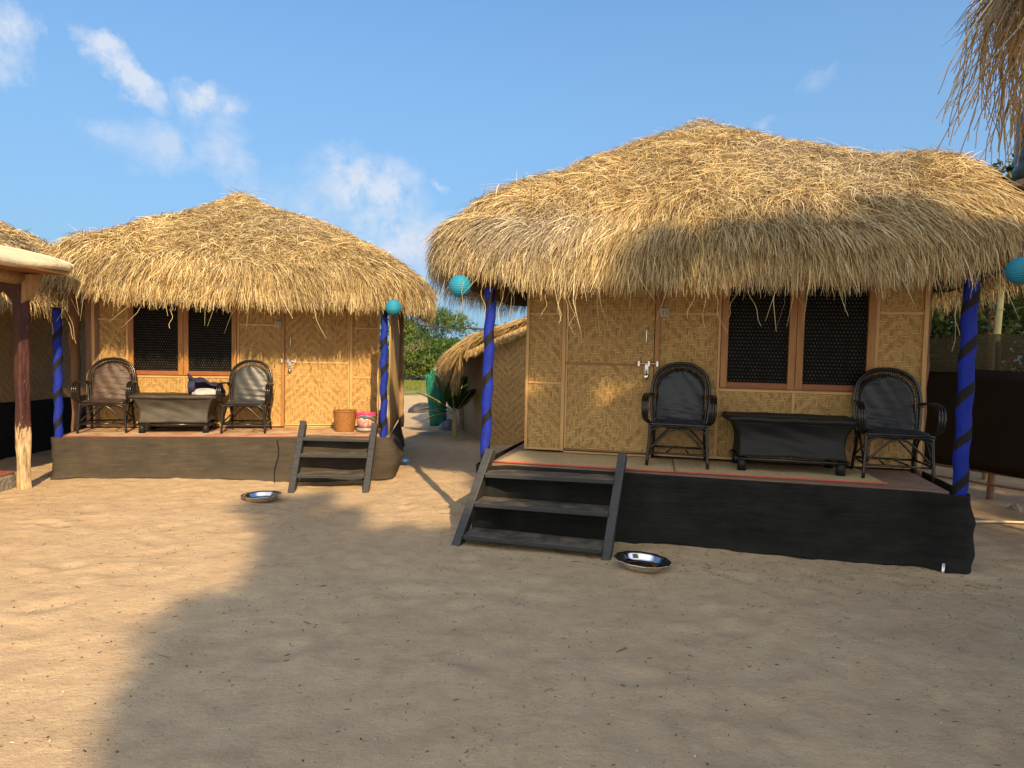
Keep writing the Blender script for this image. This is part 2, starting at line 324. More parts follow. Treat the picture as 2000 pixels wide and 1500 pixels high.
class MB:
    """collects solids, then becomes ONE mesh object"""
    def __init__(s): s.v = []; s.f = []; s.sm = []
    def add(s, vs, fs, smooth=False):
        o = len(s.v); s.v += [tuple(v) for v in vs]; s.f += [tuple(i + o for i in f) for f in fs]; s.sm += [smooth] * len(fs); return s
    def box(s, x0, x1, y0, y1, z0, z1, M_=None, jit=0):
        vs = [Vector((x, y, z)) for x in (x0, x1) for y in (y0, y1) for z in (z0, z1)]
        if M_ is not None: vs = [M_ @ v for v in vs]
        if jit: vs = [v + Vector([random.uniform(-jit, jit) for _ in range(3)]) for v in vs]
        return s.add(vs, [(0, 1, 3, 2), (4, 6, 7, 5), (0, 4, 5, 1), (2, 3, 7, 6), (0, 2, 6, 4), (1, 5, 7, 3)])
    def tube(s, pts, r, n=8, sub=0, closed=False, cap=True, wob=0):
        P = catmull(pts, sub, closed) if sub else [Vector(p) for p in pts]
        N = len(P); rad = r if isinstance(r, (list, tuple)) else [r] * 2
        vs = []; prev = None
        for i, p in enumerate(P):
            a = P[(i + 1) % N] if closed or i < N - 1 else P[i]; b = P[i - 1] if closed or i > 0 else P[i]
            d = (a - b).normalized()
            if prev is None: q = d.orthogonal().normalized()
            else: q = (prev - d * prev.dot(d)).normalized()
            prev = q; w = d.cross(q); f = i / max(1, N - 1); k = f * (len(rad) - 1); k0 = min(int(k), len(rad) - 2); rr = rad[k0] + (rad[k0 + 1] - rad[k0]) * (k - k0)
            for j in range(n):
                t_ = 2 * math.pi * j / n; r2 = rr * (1 + random.uniform(-wob, wob)); vs.append(p + q * math.cos(t_) * r2 + w * math.sin(t_) * r2)
        fs = []
        for i in range(N if closed else N - 1):
            for j in range(n):
                a = i * n + j; b = i * n + (j + 1) % n; c = ((i + 1) % N) * n + (j + 1) % n; d = ((i + 1) % N) * n + j; fs.append((a, b, c, d))
        s.add(vs, fs, True)
        if cap and not closed:
            s.add(vs[:n][::-1], [tuple(range(n))]); s.add(vs[-n:], [tuple(range(n))])
        return s
    def lathe(s, prof, n=32, sx=1, sy=1, c=(0, 0, 0), wave=None):
        vs = []; 
        for r, z in prof:
            for j in range(n):
                t_ = 2 * math.pi * j / n; k = 1 if wave is None else 1 + wave(t_, z)
                vs.append((c[0] + r * k * math.cos(t_) * sx, c[1] + r * k * math.sin(t_) * sy, c[2] + z))
        fs = [(i * n + j, i * n + (j + 1) % n, (i + 1) * n + (j + 1) % n, (i + 1) * n + j) for i in range(len(prof) - 1) for j in range(n)]
        return s.add(vs, fs, True)
    def grid(s, fn, nu, nv, smooth=True):
        vs = [fn(i / nu, j / nv) for i in range(nu + 1) for j in range(nv + 1)]
        fs = [(i * (nv + 1) + j, (i + 1) * (nv + 1) + j, (i + 1) * (nv + 1) + j + 1, i * (nv + 1) + j + 1) for i in range(nu) for j in range(nv)]
        return s.add(vs, fs, smooth)
    def build(s, name, mat, parent=None, loc=None, rot=None, bevel=0, solid=0, origin=None):
        me = bpy.data.meshes.new(name); v = s.v
        if origin is not None: v = [tuple(Vector(p) - Vector(origin)) for p in v]; loc = origin
        me.from_pydata(v, [], s.f); me.polygons.foreach_set('use_smooth', s.sm); me.update()
        bm = bmesh.new(); bm.from_mesh(me); bmesh.ops.remove_doubles(bm, verts=bm.verts, dist=1e-5); bmesh.ops.recalc_face_normals(bm, faces=bm.faces); bm.to_mesh(me); bm.free()
        o = link(name, me, mat, parent, loc, rot)
        if solid: md = o.modifiers.new('solid', 'SOLIDIFY'); md.thickness = solid; md.offset = 0
        if bevel: md = o.modifiers.new('bevel', 'BEVEL'); md.width = bevel; md.segments = 2; md.limit_method = 'ANGLE'
        return o

def each_box(mb, name, mat, parent, **k):
    """every board its own object"""
    for i in range(0, len(mb.v), 8):
        q = MB(); q.add(mb.v[i:i + 8], [tuple(j - i for j in f) for f in mb.f if i <= f[0] < i + 8]); q.build(name, mat, parent, **k)
# numpy value noise
_tab = np.random.default_rng(3).random((256, 256))
def vnoise(x, y):
    xi = np.floor(x).astype(int); yi = np.floor(y).astype(int); fx = x - xi; fy = y - yi; fx = fx * fx * (3 - 2 * fx); fy = fy * fy * (3 - 2 * fy)
    g = lambda a, b: _tab[a % 256, b % 256]
    return (g(xi, yi) * (1 - fx) + g(xi + 1, yi) * fx) * (1 - fy) + (g(xi, yi + 1) * (1 - fx) + g(xi + 1, yi + 1) * fx) * fy - .5
def fbm(x, y, o=4):
    s = 0; a = 1
    for k in range(o): s = s + a * vnoise(x * 2 ** k + 17 * k, y * 2 ** k + 9 * k); a *= .5
    return s

# ---------------------------------------------------------------- ground
_fp = np.random.default_rng(5); FOOT = []
for _ in range(520):
    FOOT.append((_fp.uniform(-8, 7), _fp.uniform(.8, 9), _fp.uniform(.05, .12), _fp.uniform(.10, .17), _fp.uniform(0, math.pi), _fp.uniform(.004, .012)))
def ground_z(x, y, fine=True):
    x = np.asarray(x, float); y = np.asarray(y, float)
    z = .030 * fbm(x * .7, y * .7, 3) - .08 * np.exp(-((x + 2.1) ** 2 + (y - 7.1) ** 2) / 1.1)
    near = np.exp(-np.maximum(0, y - 9) / 4) * np.exp(-np.maximum(0, np.abs(x) - 9) / 4)
    if fine:
        z = z + near * (.010 * fbm(x * 3.2, y * 3.2, 3) + .007 * fbm(x * 15, y * 15, 3))
        for fx, fy, ra, rb, an, d in FOOT:
            dx = x - fx; dy = y - fy; m_ = (np.abs(dx) < .4) & (np.abs(dy) < .4)
            if not m_.any(): continue
            c_, s_ = math.cos(an), math.sin(an); u = (dx[m_] * c_ + dy[m_] * s_) / ra; v = (-dx[m_] * s_ + dy[m_] * c_) / rb; q = u * u + v * v
            z[m_] += d * (-np.exp(-q * 1.2) + .55 * np.exp(-(np.sqrt(q) - 1.5) ** 2 * 4))
    return z
def axis(a, b, fine0, fine1, h, grow=1.09):
    xs = list(np.arange(fine0, fine1, h)); s = h; x = xs[-1]
    while x < b: s *= grow; x += s; xs.append(x)
    s = h; x = xs[0]
    while x > a: s *= grow; x -= s; xs.insert(0, x)
    return np.array(xs)
gx = axis(-900, 900, -7.5, 6.5, .032, 1.13); gy = axis(-60, 1500, .9, 8.2, .032, 1.07)
GX, GY = np.meshgrid(gx, gy, indexing='ij'); GZ = ground_z(GX.ravel(), GY.ravel()).reshape(GX.shape)
nv = len(gy); ii = np.arange(len(gx) - 1)[:, None] * nv + np.arange(nv - 1)[None, :]; ii = ii.ravel()
gme = np_mesh('sand_ground', np.stack([GX.ravel(), GY.ravel(), GZ.ravel()], 1), np.stack([ii, ii + nv, ii + nv + 1, ii + 1], 1), smooth=True)
t = NT('beach_sand'); P = t.obj; s = t.sep(P)
big = t.noise(P, .9, 5, .6); mid = t.noise(P, 6, 6, .65); grain = t.noise(P, 150, 3, .7); sp = t.noise(P, 60, 2, .5)
col = t.mix(t.ramp(big, [(.3, 0.0), (.7, 1.0)]), (.50, .375, .235), (.58, .445, .285))
col = t.mix(t.ramp(mid, [(.42, 0.0), (.68, .55)]), col, (.42, .30, .185))
col = t.mix(t.ramp(grain, [(.3, .35), (.5, 0.0)]), col, (.30, .22, .14)); col = t.mix(t.ramp(grain, [(.58, 0.0), (.75, .5)]), col, (.66, .54, .40))
col = t.mix(t.ramp(sp, [(.68, 0.0), (.72, .7)]), col, (.13, .09, .06)); col = t.mix(t.ramp(t.noise(P, 2.6, 7, .75), [(.50, 0.0), (.66, .40)]), col, (.36, .255, .155))
# dirt on the right by the fence, grass field far behind
edge = t.math('ADD', s[0], t.math('MULTIPLY', t.math('SUBTRACT', mid, .5), 1.0)); dirt = t.ramp(t.math('MULTIPLY', t.math('SUBTRACT', edge, 3.9), 1.0, clamp=True), [(0, 0.0), (1, 1.0)])
col = t.mix(t.math('MULTIPLY', dirt, .75), col, t.mix(mid, (.13, .085, .05), (.27, .19, .12)))
far = t.math('ADD', s[1], t.math('MULTIPLY', t.math('SUBTRACT', t.noise(P, .35, 5), .5), 10.0))
gr = t.ramp(t.math('DIVIDE', far, 60.0), [(.375, 0.0), (.40, 1.0), (.455, 1.0), (.46, .1), (.475, .1), (.485, 1.0)])
gr = t.math('MULTIPLY', gr, t.ramp(t.noise(P, 1.2, 4), [(.3, .55), (.5, 1.0)]))
col = t.mix(gr, col, t.mix(mid, (.10, .13, .03), (.20, .22, .07)))
t.bump(t.math('ADD', t.math('ADD', t.math('MULTIPLY', t.noise(t.scale(P, (.7, 1.2, 1)), 14, 8, .72), 1.3), t.math('MULTIPLY', t.noise(P, 45, 5, .7), .6)), t.math('MULTIPLY', grain, .3)), .7, .016)
M['sand'] = t.done(col, .95, spec=.15)
tag(link('ground', gme, M['sand']), kind='structure')

# ---------------------------------------------------------------- straw roofs
def thatch(name, parent, cx, cy, a, b, ax, ay, zc, H, nb, seed=1, width=.0055, skirt=.42, tiltx=0.0, bumps=(), cam_local=(1.5, -7), prof=None, density_back=.3, p=5.0, stray=40, inner=True, hang=None, grey=.35, blen=(.14, .34), rope=None, fr=1.0, tone=(1, 1, 1)):
    """a hipped straw roof: curved body of straw with tens of thousands of separate stalks in the same mesh"""
    rg = np.random.default_rng(seed)
    pr = prof or [(0, 1.07), (.05, 1.04), (.12, .97), (.22, .89), (.3, .825), (.4, .75), (.5, .66), (.6, .56), (.72, .415), (.85, .24), (.93, .12), (1.0, -.02)]
    hh = [(r_, h_ * H) for r_, h_ in pr] + [(1.032, -.09), (1.05, -.18), (1.066, -.34)]
    hh = [(r_, h_) for r_, h_ in hh if h_ > -skirt] + [(1.06, -skirt)]; hr = np.array(hh); seg = np.hypot(np.diff(hr[:, 0]) * (a + b) / 2, np.diff(hr[:, 1])); T = np.concatenate([[0], np.cumsum(seg)]); T_sk = T[len(pr) - 1]
    th_ = np.linspace(0, 2 * np.pi, 721); ce, se = np.cos(th_), np.sin(th_); fr_ = (np.abs(ce) ** p + np.abs(se) ** p) ** (-1 / p)
    ex, ey = ce * fr_ * a, se * fr_ * b; per = np.concatenate([[0], np.cumsum(np.hypot(np.diff(ex), np.diff(ey)))])
    def surf(s_, t_):
        th = np.interp(s_ % per[-1], per, th_); rho = np.interp(t_, T, hr[:, 0]); z = np.interp(t_, T, hr[:, 1])
        pw = p * np.clip(rho, .35, 1) ; f = (np.abs(np.cos(th)) ** pw + np.abs(np.sin(th)) ** pw) ** (-1 / pw)
        w = np.clip(rho, 0, 1); ox = cx * w + ax * (1 - w); oy = cy * w + ay * (1 - w)
        x = ox + np.cos(th) * f * a * rho; y = oy + np.sin(th) * f * b * rho
        lump = .075 * fbm(x * 1.1 + seed * 3, y * 1.1 + z * .8, 3) + .03 * fbm(x * 3.7 + 5, y * 3.7 + z * 2, 2)
        k = np.clip(t_ / T_sk, 0, 1)
        zz = zc + z + lump * (1.0 - .4 * (t_ > T_sk)) + tiltx * (x - cx) * np.clip(rho, 0, 1)
        for bx, by, br, bh in bumps: zz = zz + bh * np.exp(-((x - bx) ** 2 + (y - by) ** 2) / br ** 2)
        return np.stack([x, y, zz], -1)
    # body (outer shell and inner shell)
    ns, nt = 150, 46; S_, T_ = np.meshgrid(np.linspace(0, per[-1], ns, endpoint=False), np.linspace(0, T[-1], nt), indexing='ij')
    G = surf(S_, T_); G2 = G.copy(); G2[..., 2] -= .10; wk = np.clip(T_ / T_sk, 0, 1)[..., None]; cen = np.array([cx, cy, 0]); G2[..., :2] = cen[:2] + (G2[..., :2] - cen[:2]) * (1 - .035 * wk)
    idx = np.arange(ns * nt).reshape(ns, nt); q = lambda A, rev=False: np.stack([A[:, :-1].ravel(), np.roll(A, -1, 0)[:, :-1].ravel(), np.roll(A, -1, 0)[:, 1:].ravel(), A[:, 1:].ravel()], 1)
    Vb = [G.reshape(-1, 3), G2.reshape(-1, 3)]; Fb = [q(idx), q(idx + ns * nt)[:, ::-1]]
    rim = np.stack([idx[:, -1], np.roll(idx, -1, 0)[:, -1], np.roll(idx, -1, 0)[:, -1] + ns * nt, idx[:, -1] + ns * nt], 1); Fb.append(rim)
    base_cols = np.tile(np.array([.11, .07, .03]) * np.array(tone), (2 * ns * nt, 1)); base_cols *= (1 + .5 * vnoise(np.arange(2 * ns * nt) * .9, np.arange(2 * ns * nt) * .31))[:, None]; base_cols[ns * nt:] *= .6  # shade in the gaps between stalks put into this dark under-layer colour
    # stalks
    def stalks(n, mode):
        if mode == 'top': t_ = np.sqrt(rg.random(n)) * (T_sk - .02) + .0; t_ = np.clip(t_, .01, None)
        elif mode == 'skirt': t_ = T_sk - .12 + rg.random(n) ** .8 * (T[-1] - T_sk + .10)
        elif mode == 'row': t_ = T_sk + rg.choice([-.05, .08, .2, .3], n) + rg.normal(0, .03, n)
        else: t_ = T[-1] - rg.random(n) * .12
        t_ = np.clip(t_, .005, T[-1]); s_ = rg.random(n) * per[-1]; pull = 0
        if mode != 'top':
            cw = .085; cc_ = (np.floor(s_ / cw) + .5 + .35 * np.sin(np.floor(s_ / cw) * 12.9898 + np.floor(t_ / .13) * 7.1)) * cw; pull = (cc_ - s_) * rg.uniform(.2, .75, n); s_ = s_ + pull * .5
        e = .01; P0 = surf(s_, t_); D = surf(s_, np.minimum(t_ + e, T[-1])) - surf(s_, np.maximum(t_ - e, 0)); D /= np.linalg.norm(D, axis=1)[:, None] + 1e-9
        Sd = surf(s_ + .01, t_) - surf(s_ - .01, t_); Sd -= D * (Sd * D).sum(1)[:, None]; Sd /= np.linalg.norm(Sd, axis=1)[:, None] + 1e-9
        N = np.cross(Sd, D); sgn = np.sign(N[:, 2] * (t_ < T_sk) + ((N[:, :2] * (P0[:, :2] - cen[:2])).sum(1)) * (t_ >= T_sk)); N *= np.where(sgn == 0, 1, sgn)[:, None]
        cl = np.array([cam_local[0], cam_local[1], 1.2]); vis = ((cl - P0) * N).sum(1) > -.6; keep = vis | (rg.random(n) < density_back)
        P0, D, Sd, N, t_ = P0[keep], D[keep], Sd[keep], N[keep], t_[keep]; n = len(P0); pull = pull[keep] if mode != 'top' else 0
        cl1 = fbm(P0[:, 0] * 2.2 + 7 * seed, P0[:, 1] * 2.2 + P0[:, 2] * 1.3, 3)
        if mode == 'top':
            near = np.clip((T_sk - t_ + .5 * cl1) / .45, 0, 1)
            phi = cl1 * 3.4 * near + rg.normal(0, .75, n) * (.3 + .7 * near); wild = rg.random(n) < .38 * near; phi[wild] = rg.uniform(-math.pi, math.pi, wild.sum())
            lg = rg.random(n) < .05; L = rg.uniform(*blen, n) * (1 - .35 * near) * np.where(lg, 2.0, 1.0); tip = rg.normal(.016, .022, n); bow = rg.uniform(.0, .035, n)
        else:
            phi = cl1 * .45 + rg.normal(0, .12, n) + pull * 5.0; wild = rg.random(n) < .06; phi[wild] += rg.normal(0, .5, wild.sum())
            L = rg.uniform(.18, .34, n) * fr; tip = rg.normal(.02, .03, n); bow = rg.uniform(0, .04, n)
            if mode == 'fringe': L = rg.uniform(.06, .20, n) * fr * (1 + .9 * np.clip(fbm(P0[:, 0] * 3 + 3, P0[:, 1] * 3, 2), -.6, .9)); 
            if mode == 'stray': L = rg.uniform(.25, .55, n); phi = rg.normal(0, .3, n); bow = rg.normal(.0, .05, n)
        dirv = D * np.cos(phi)[:, None] + Sd * np.sin(phi)[:, None]
        side = np.cross(dirv, N); ro = rg.uniform(-1.1, 1.1, n); wv = side * np.cos(ro)[:, None] + N * np.sin(ro)[:, None]
        bend = rg.normal(0, .10, n)[:, None] * side * L[:, None]
        k = 4; pts = []
        base_off = rg.uniform(-.012, .022, n)
        for i in range(k):
            f = i / (k - 1); droop = 0 if mode == 'top' else 1
            pt = P0 + dirv * (L * f)[:, None] + N * (base_off + tip * f + 4 * bow * f * (1 - f))[:, None] + bend * f * f
            if droop: pt = pt + np.array([0, 0, -1]) * (L * .12 * f * f)[:, None]
            if mode == 'stray': pt = pt + side * (np.sin(f * 4 + ro * 3) * .05)[:, None] + np.array([0, 0, -1]) * (L * .25 * f)[:, None]
            pts.append(pt)
        w = width * rg.uniform(.6, 1.35, n); V = np.empty((n, k * 2, 3))
        for i in range(k):
            f = i / (k - 1); ww = (w * (1 - .65 * f ** 2))[:, None] * wv / 2; V[:, 2 * i] = pts[i] - ww; V[:, 2 * i + 1] = pts[i] + ww
        o = (np.arange(n) * k * 2)[:, None]; F = np.concatenate([o + np.array([[2 * i, 2 * i + 1, 2 * i + 3, 2 * i + 2]]) for i in range(k - 1)], 0)
        base = np.array([.64, .50, .245]); r1 = rg.random(n)[:, None]; c_ = base * (.45 + .62 * r1)
        pale = rg.random(n) < .18; c_[pale] = np.array([.80, .68, .42]) * rg.uniform(.8, 1.1, (pale.sum(), 1)); br = rg.random(n) < .24; c_[br] = np.array([.26, .14, .05]) * rg.uniform(.5, 1.2, (br.sum(), 1))
        c_ *= (1 + .35 * fbm(P0[:, 0] * 1.4 + 3 * seed, P0[:, 1] * 1.4 + P0[:, 2] * 2, 3))[:, None]
        g = np.clip(grey * (fbm(P0[:, 0] * .8 + 30 * seed, P0[:, 1] * .8 + P0[:, 2], 3) * 2.4 + .05), 0, .75)[:, None]; lum = c_.mean(1, keepdims=True) * .86
        c_ = (c_ * (1 - g) + lum * np.array([1.02, .93, .76]) * g) * np.array(tone)
        return V.reshape(-1, 3), F, np.repeat(c_, k * 2, 0)
    Vs, Fs, Cs = list(Vb), list(Fb), [base_cols]; off = 2 * ns * nt
    for n_, md in ((int(nb * .60), 'top'), (int(nb * .20), 'skirt'), (int(nb * .11), 'row'), (int(nb * .09), 'fringe'), (stray, 'stray')):
        v, f, c_ = stalks(n_, md); Vs.append(v); Fs.append(f + off); Cs.append(c_); off += len(v)
    if hang:
        for (hx, hy, hz, ln, dx) in hang:
            k = 9; pt = np.array([[hx + dx * (i / (k - 1)) ** 1.5 + .014 * math.sin(i * 1.1 + hx * 90 + ln * 9), hy, hz - ln * i / (k - 1)] for i in range(k)]); w = np.array([width * .55, 0, 0]); v = np.empty((2 * k, 3)); v[0::2] = pt - w * .6; v[1::2] = pt + w * .6
            Vs.append(v); Fs.append(np.array([[off + 2 * i, off + 2 * i + 1, off + 2 * i + 3, off + 2 * i + 2] for i in range(k - 1)])); Cs.append(np.tile(np.array([.62, .47, .25]) * np.array(tone) * (.55 + .5 * abs(math.sin(hx * 77 + ln * 31))), (2 * k, 1))); off += 2 * k
    if rope:
        for r0, r1, dz in rope:
            xs = surf(np.linspace(0, per[-1], 900, endpoint=False), np.full(900, T_sk - .10)); sel = xs[(xs[:, 1] < cy) & (xs[:, 0] > r0) & (xs[:, 0] < r1)]; sel = sel[np.argsort(sel[:, 0])][::6]
            q = MB(); q.tube([(p_[0], p_[1] - .03, p_[2] + .025 + dz - .05 * math.sin(math.pi * i / len(sel))) for i, p_ in enumerate(sel)], .009, 6, wob=.2); q.build('tie_rope', M['ropestraw'], parent)
    me = np_mesh(name, np.concatenate(Vs), np.concatenate(Fs), np.concatenate(Cs), smooth=False)
    o = link(name, me, M['straw'], parent); return o

# ---------------------------------------------------------------- the two bamboo huts
def hut(mirror, loc, yaw, deck, Wd, label, roof, netmat, quad, posts, deckmat, seed):
    """local frame: x along the front wall, y into the hut, z up; the door side is mirrored between the two huts"""
    root = empty('bamboo_hut', loc, yaw, label, 'hut', 'thatched bamboo huts with porches')
    X = (lambda x: Wd - x) if mirror else (lambda x: x)
    def span(a, b): return (min(X(a), X(b)), max(X(a), X(b)))
    top = 2.52; z0 = deck + .02
    def vpanel(mb, a, b, zb, zt, y0=0.0, y1=.02): x0, x1 = span(a, b); return mb.box(x0, x1, y0, y1, zb, zt)
    sill = deck + .705
    # front wall: matting panels left of the door, beside it, under the window and past it
    w = MB(); vpanel(w, 0, .385, z0, top); vpanel(w, .385, 1.30, deck + 1.93, top); vpanel(w, 1.30, 1.868, z0, top); vpanel(w, 1.868, 3.2, z0, sill); vpanel(w, 1.868, 3.2, deck + 1.72, top); vpanel(w, 3.2, Wd, z0, top)
    each_box(w, 'wall_panel', M['woven'], root)
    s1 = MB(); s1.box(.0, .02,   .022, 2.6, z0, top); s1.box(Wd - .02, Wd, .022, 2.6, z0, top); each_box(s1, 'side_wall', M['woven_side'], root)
    MB().box(0, Wd, 2.6, 2.62, z0, top).build('back_wall', M['woven'], root)
    MB().box(.025, Wd - .025, .03, 2.59, top + .01, top + .03).build('ceiling', M['batten_dark'], root)
    # battens
    bt = MB()
    for a, b in ((-.012, .018), (1.84, 1.864), (3.195, 3.225), (Wd - .03, Wd + .008)): vpanel(bt, a, b, z0, top, -.014, -.002)
    vpanel(bt, .355, .39, z0, top, -.020, -.002)
    vpanel(bt, 2.512, 2.54, z0, sill - .03, -.014, -.002)
    each_box(bt, 'wall_batten', M['batten'], root, bevel=.003)
    bh = MB()
    for a, b, z in ((.02, .353, deck + .70), (.02, .353, deck + 1.39), (1.305, 1.838, deck + 1.40), (3.228, Wd - .032, deck + 1.42), (1.866, 3.193, sill - .022), (.02, .353, z0 + .012), (1.305, 3.193, z0 + .012)): vpanel(bh, a, b, z - .012, z + .012, -.011, -.002)
    each_box(bh, 'wall_rail', M['batten_h'], root, bevel=.003)
    # door with its frame
    MB().box(*span(1.302, 1.255), -.022, -.002, z0, top).build('door_post', M['teak'], root, bevel=.003)
    MB().box(*span(.39, 1.255), -.012, .03, deck + .005, deck + .022).build('threshold', M['batten_h'], root)
    MB().box(*span(.386, 1.258), .012, .03, deck + .022, deck + 1.93).build('door_backing', M['door_gap'], root)
    d = empty('door', (0, 0, 0)); d.parent = root
    dm = MB(); dm.box(*span(.398, 1.248), -.010, .010, deck + .045, deck + .888); dm.box(*span(.398, 1.248), -.010, .010, deck + .912, deck + 1.92); each_box(dm, 'door_panel', M['woven'], d)
    dr = MB(); dr.box(*span(.395, 1.250), -.016, .012, deck + .888, deck + .912); dr.box(*span(.395, 1.250), -.016, .012, deck + .033, deck + .05); each_box(dr, 'door_rail', M['batten_dark'] if not mirror else M['batten_h'], d, bevel=.002)
    dv = MB(); dv.box(*span(.394, .412), -.018, .012, deck + .052, deck + .886); dv.box(*span(.394, .412), -.018, .012, deck + .914, deck + 1.92); each_box(dv, 'door_stile', M['batten'], d, bevel=.002)
    hd = MB(); hx = X(1.175); hd.tube([(hx, -.012, deck + 1.10), (hx, -.035, deck + 1.11), (hx, -.038, deck + 1.18), (hx, -.035, deck + 1.25), (hx, -.012, deck + 1.26)], .006, 6, 4); hd.build('door_handle', M['zinc'], d)
    lt = MB(); zl = deck + .915
    xa, xb = span(1.10, 1.295); lt.tube([(xa, -.040, zl), (xb, -.040, zl)], .0055, 8)
    for xx in (1.11, 1.205, 1.285): x_ = X(xx); lt.box(x_ - .010, x_ + .010, -.050, -.020, zl - .026, zl + .026); 
    x_ = X(1.185); lt.box(x_ - .017, x_ + .017, -.032, -.024, zl - .07, zl - .006); lt.build('door_bolt', M['zinc'], root, bevel=.002)
    pl = MB(); zz = zl - .115; pl.tube([(x_ - .013, -.042, zz), (x_ - .013, -.042, zz + .045), (x_, -.042, zz + .058), (x_ + .013, -.042, zz + .045), (x_ + .013, -.042, zz)], .004, 6, 4)
    pl.lathe([(0, -.012), (.022, -.010), (.025, 0), (.022, .010), (0, .012)], 20); n_ = len(pl.v)
    for i in range(n_ - 20 * 5, n_): vx, vy, vz = pl.v[i]; pl.v[i] = (x_ + vx, -.042 + vz, zz - .012 + vy * 1.15)
    pl.build('padlock', M['steel'], root)
    sw = MB(); sx = X(1.34); sw.box(sx - .042, sx + .042, -.035, -.003, deck + 1.37, deck + 1.45); so_ = sw.build('switch_box', M['switch'], root, bevel=.004)
    r_ = MB(); r_.box(sx - .028, sx - .006, -.040, -.036, deck + 1.385, deck + 1.435); r_.box(sx + .008, sx + .030, -.040, -.036, deck + 1.385, deck + 1.435); each_box(r_, 'switch_rocker', M['switch_dark'], so_)
    # windows
    for a, b in ((1.868, 2.528), (2.532, 3.192)):
        wd = empty('window', (0, 0, 0)); wd.parent = root; x0, x1 = span(a, b)
        fr = MB(); fr.box(x0, x0 + .062, -.030, .03, sill, deck + 1.72); fr.box(x1 - .062, x1, -.030, .03, sill, deck + 1.72); each_box(fr, 'window_jamb', M['teak'], wd, bevel=.003)
        fr = MB(); fr.box(x0 + .063, x1 - .063, -.026, .03, sill, sill + .055); fr.box(x0 + .063, x1 - .063, -.026, .03, deck + 1.66, deck + 1.72); each_box(fr, 'window_rail', M['teak_h'], wd, bevel=.003)
        MB().box(x0 + .05, x1 - .05, .012, .018, sill + .05, deck + 1.67).build('pane', M['glass'], wd)
        MB().box(x0 + .055, x1 - .055, .004, .008, sill + .05, deck + 1.66).build('perforated_screen', M['screen'], wd)
    # deck
    FL, FR_ = quad; dk = MB(); th = .05; zt = deck
    def slab(z0_, z1_, ins): return [Vector((FL[0] + ins, FL[1] + ins, z0_)), Vector((FR_[0] - ins, FR_[1] + ins, z0_)), Vector((Wd + .06, 2.65, z0_)), Vector((-.06, 2.65, z0_))] + [Vector((FL[0] + ins, FL[1] + ins, z1_)), Vector((FR_[0] - ins, FR_[1] + ins, z1_)), Vector((Wd + .06, 2.65, z1_)), Vector((-.06, 2.65, z1_))]
    dk.add(slab(zt - th, zt, 0), [(3, 2, 1, 0), (4, 5, 6, 7), (0, 1, 5, 4), (1, 2, 6, 5), (2, 3, 7, 6), (3, 0, 4, 7)]); dk.build('deck', deckmat, root)
    # black cloth skirt round the deck
    rg = random.Random(seed)
    pl_, pr_ = posts[0], posts[1]; k_ = .058
    path = [Vector(q_) for q_ in ((-.10, 1.6), (pl_[0] - k_, pl_[1] + .12), (pl_[0] - k_, pl_[1] - .02), (pl_[0] - .02, pl_[1] - k_), (pl_[0] + .07, pl_[1] - k_), (pl_[0] + .20, FL[1] - .02),
            (pr_[0] - .22, FR_[1] - .02), (pr_[0] - .07, pr_[1] - k_), (pr_[0] + .02, pr_[1] - k_), (pr_[0] + k_, pr_[1] - .02), (pr_[0] + k_ + .01, pr_[1] + .14), (Wd + (.37 if mirror else .14), 1.6))]
    np_ = len(path) - 1; segs = [(path[i + 1] - path[i]).length for i in range(np_)]; cum = [sum(segs[:i]) for i in range(np_ + 1)]; tot = cum[-1]; NU = 210
    def sk(u, v):
        D_ = u * tot; i = 0
        while i < np_ - 1 and D_ > cum[i + 1]: i += 1
        f = (D_ - cum[i]) / segs[i]; p = path[i].lerp(path[i + 1], min(1, f)); nr = Vector((0, 0))
        for q_ in (-.05, 0, .05):
            j = 0
            while j < np_ - 1 and D_ + q_ > cum[j + 1]: j += 1
            e = (path[j + 1] - path[j]).normalized(); nr += Vector((e.y, -e.x))
        nrm = nr.normalized(); wv = .018 * math.sin(D_ * 5.1) * v + .010 * math.sin(D_ * 13 + 4 * v + seed) * v + .03 * float(fbm(np.array([D_ * 2.2 + seed]), np.array([v * 2.5]), 3)[0]) - .022 * abs(float(fbm(np.array([D_ * 3.1 + v * 2.2 + seed]), np.array([v * 1.4 - D_ * .5]), 3)[0])) ** .7
        bul = math.sin(math.pi * v) ** .8; o_ = .010 + wv * min(1, v * 4) + .02 * v; d_ = D_ - cum[9]
        if not mirror: o_ += (.035 * math.sin(math.pi * max(0, v)) ** 2 * (1 + .6 * math.sin(v * 9)) + .012 * v) * math.exp(-((d_ - .05) / .16) ** 2)
        else: o_ += .15 * bul * math.exp(-((d_ - .35) / .55) ** 2); o_ += .09 * v * math.exp(-((D_ - cum[5] - 2.0) / 1.3) ** 2)
        x_, y_ = p.x + nrm.x * o_, p.y + nrm.y * o_
        wx = loc[0] + x_ * math.cos(yaw) - y_ * math.sin(yaw); wy = loc[1] + x_ * math.sin(yaw) + y_ * math.cos(yaw)
        zb = float(ground_z(wx, wy, False)) - .008 + .018 * math.sin(D_ * 7 + seed); ztp = zt - .004
        return (x_, y_, ztp + (zb - ztp) * v)
    g = MB(); g.grid(sk, NU * 2, 26); so2 = g.build('deck_skirt', netmat, root, solid=.004)
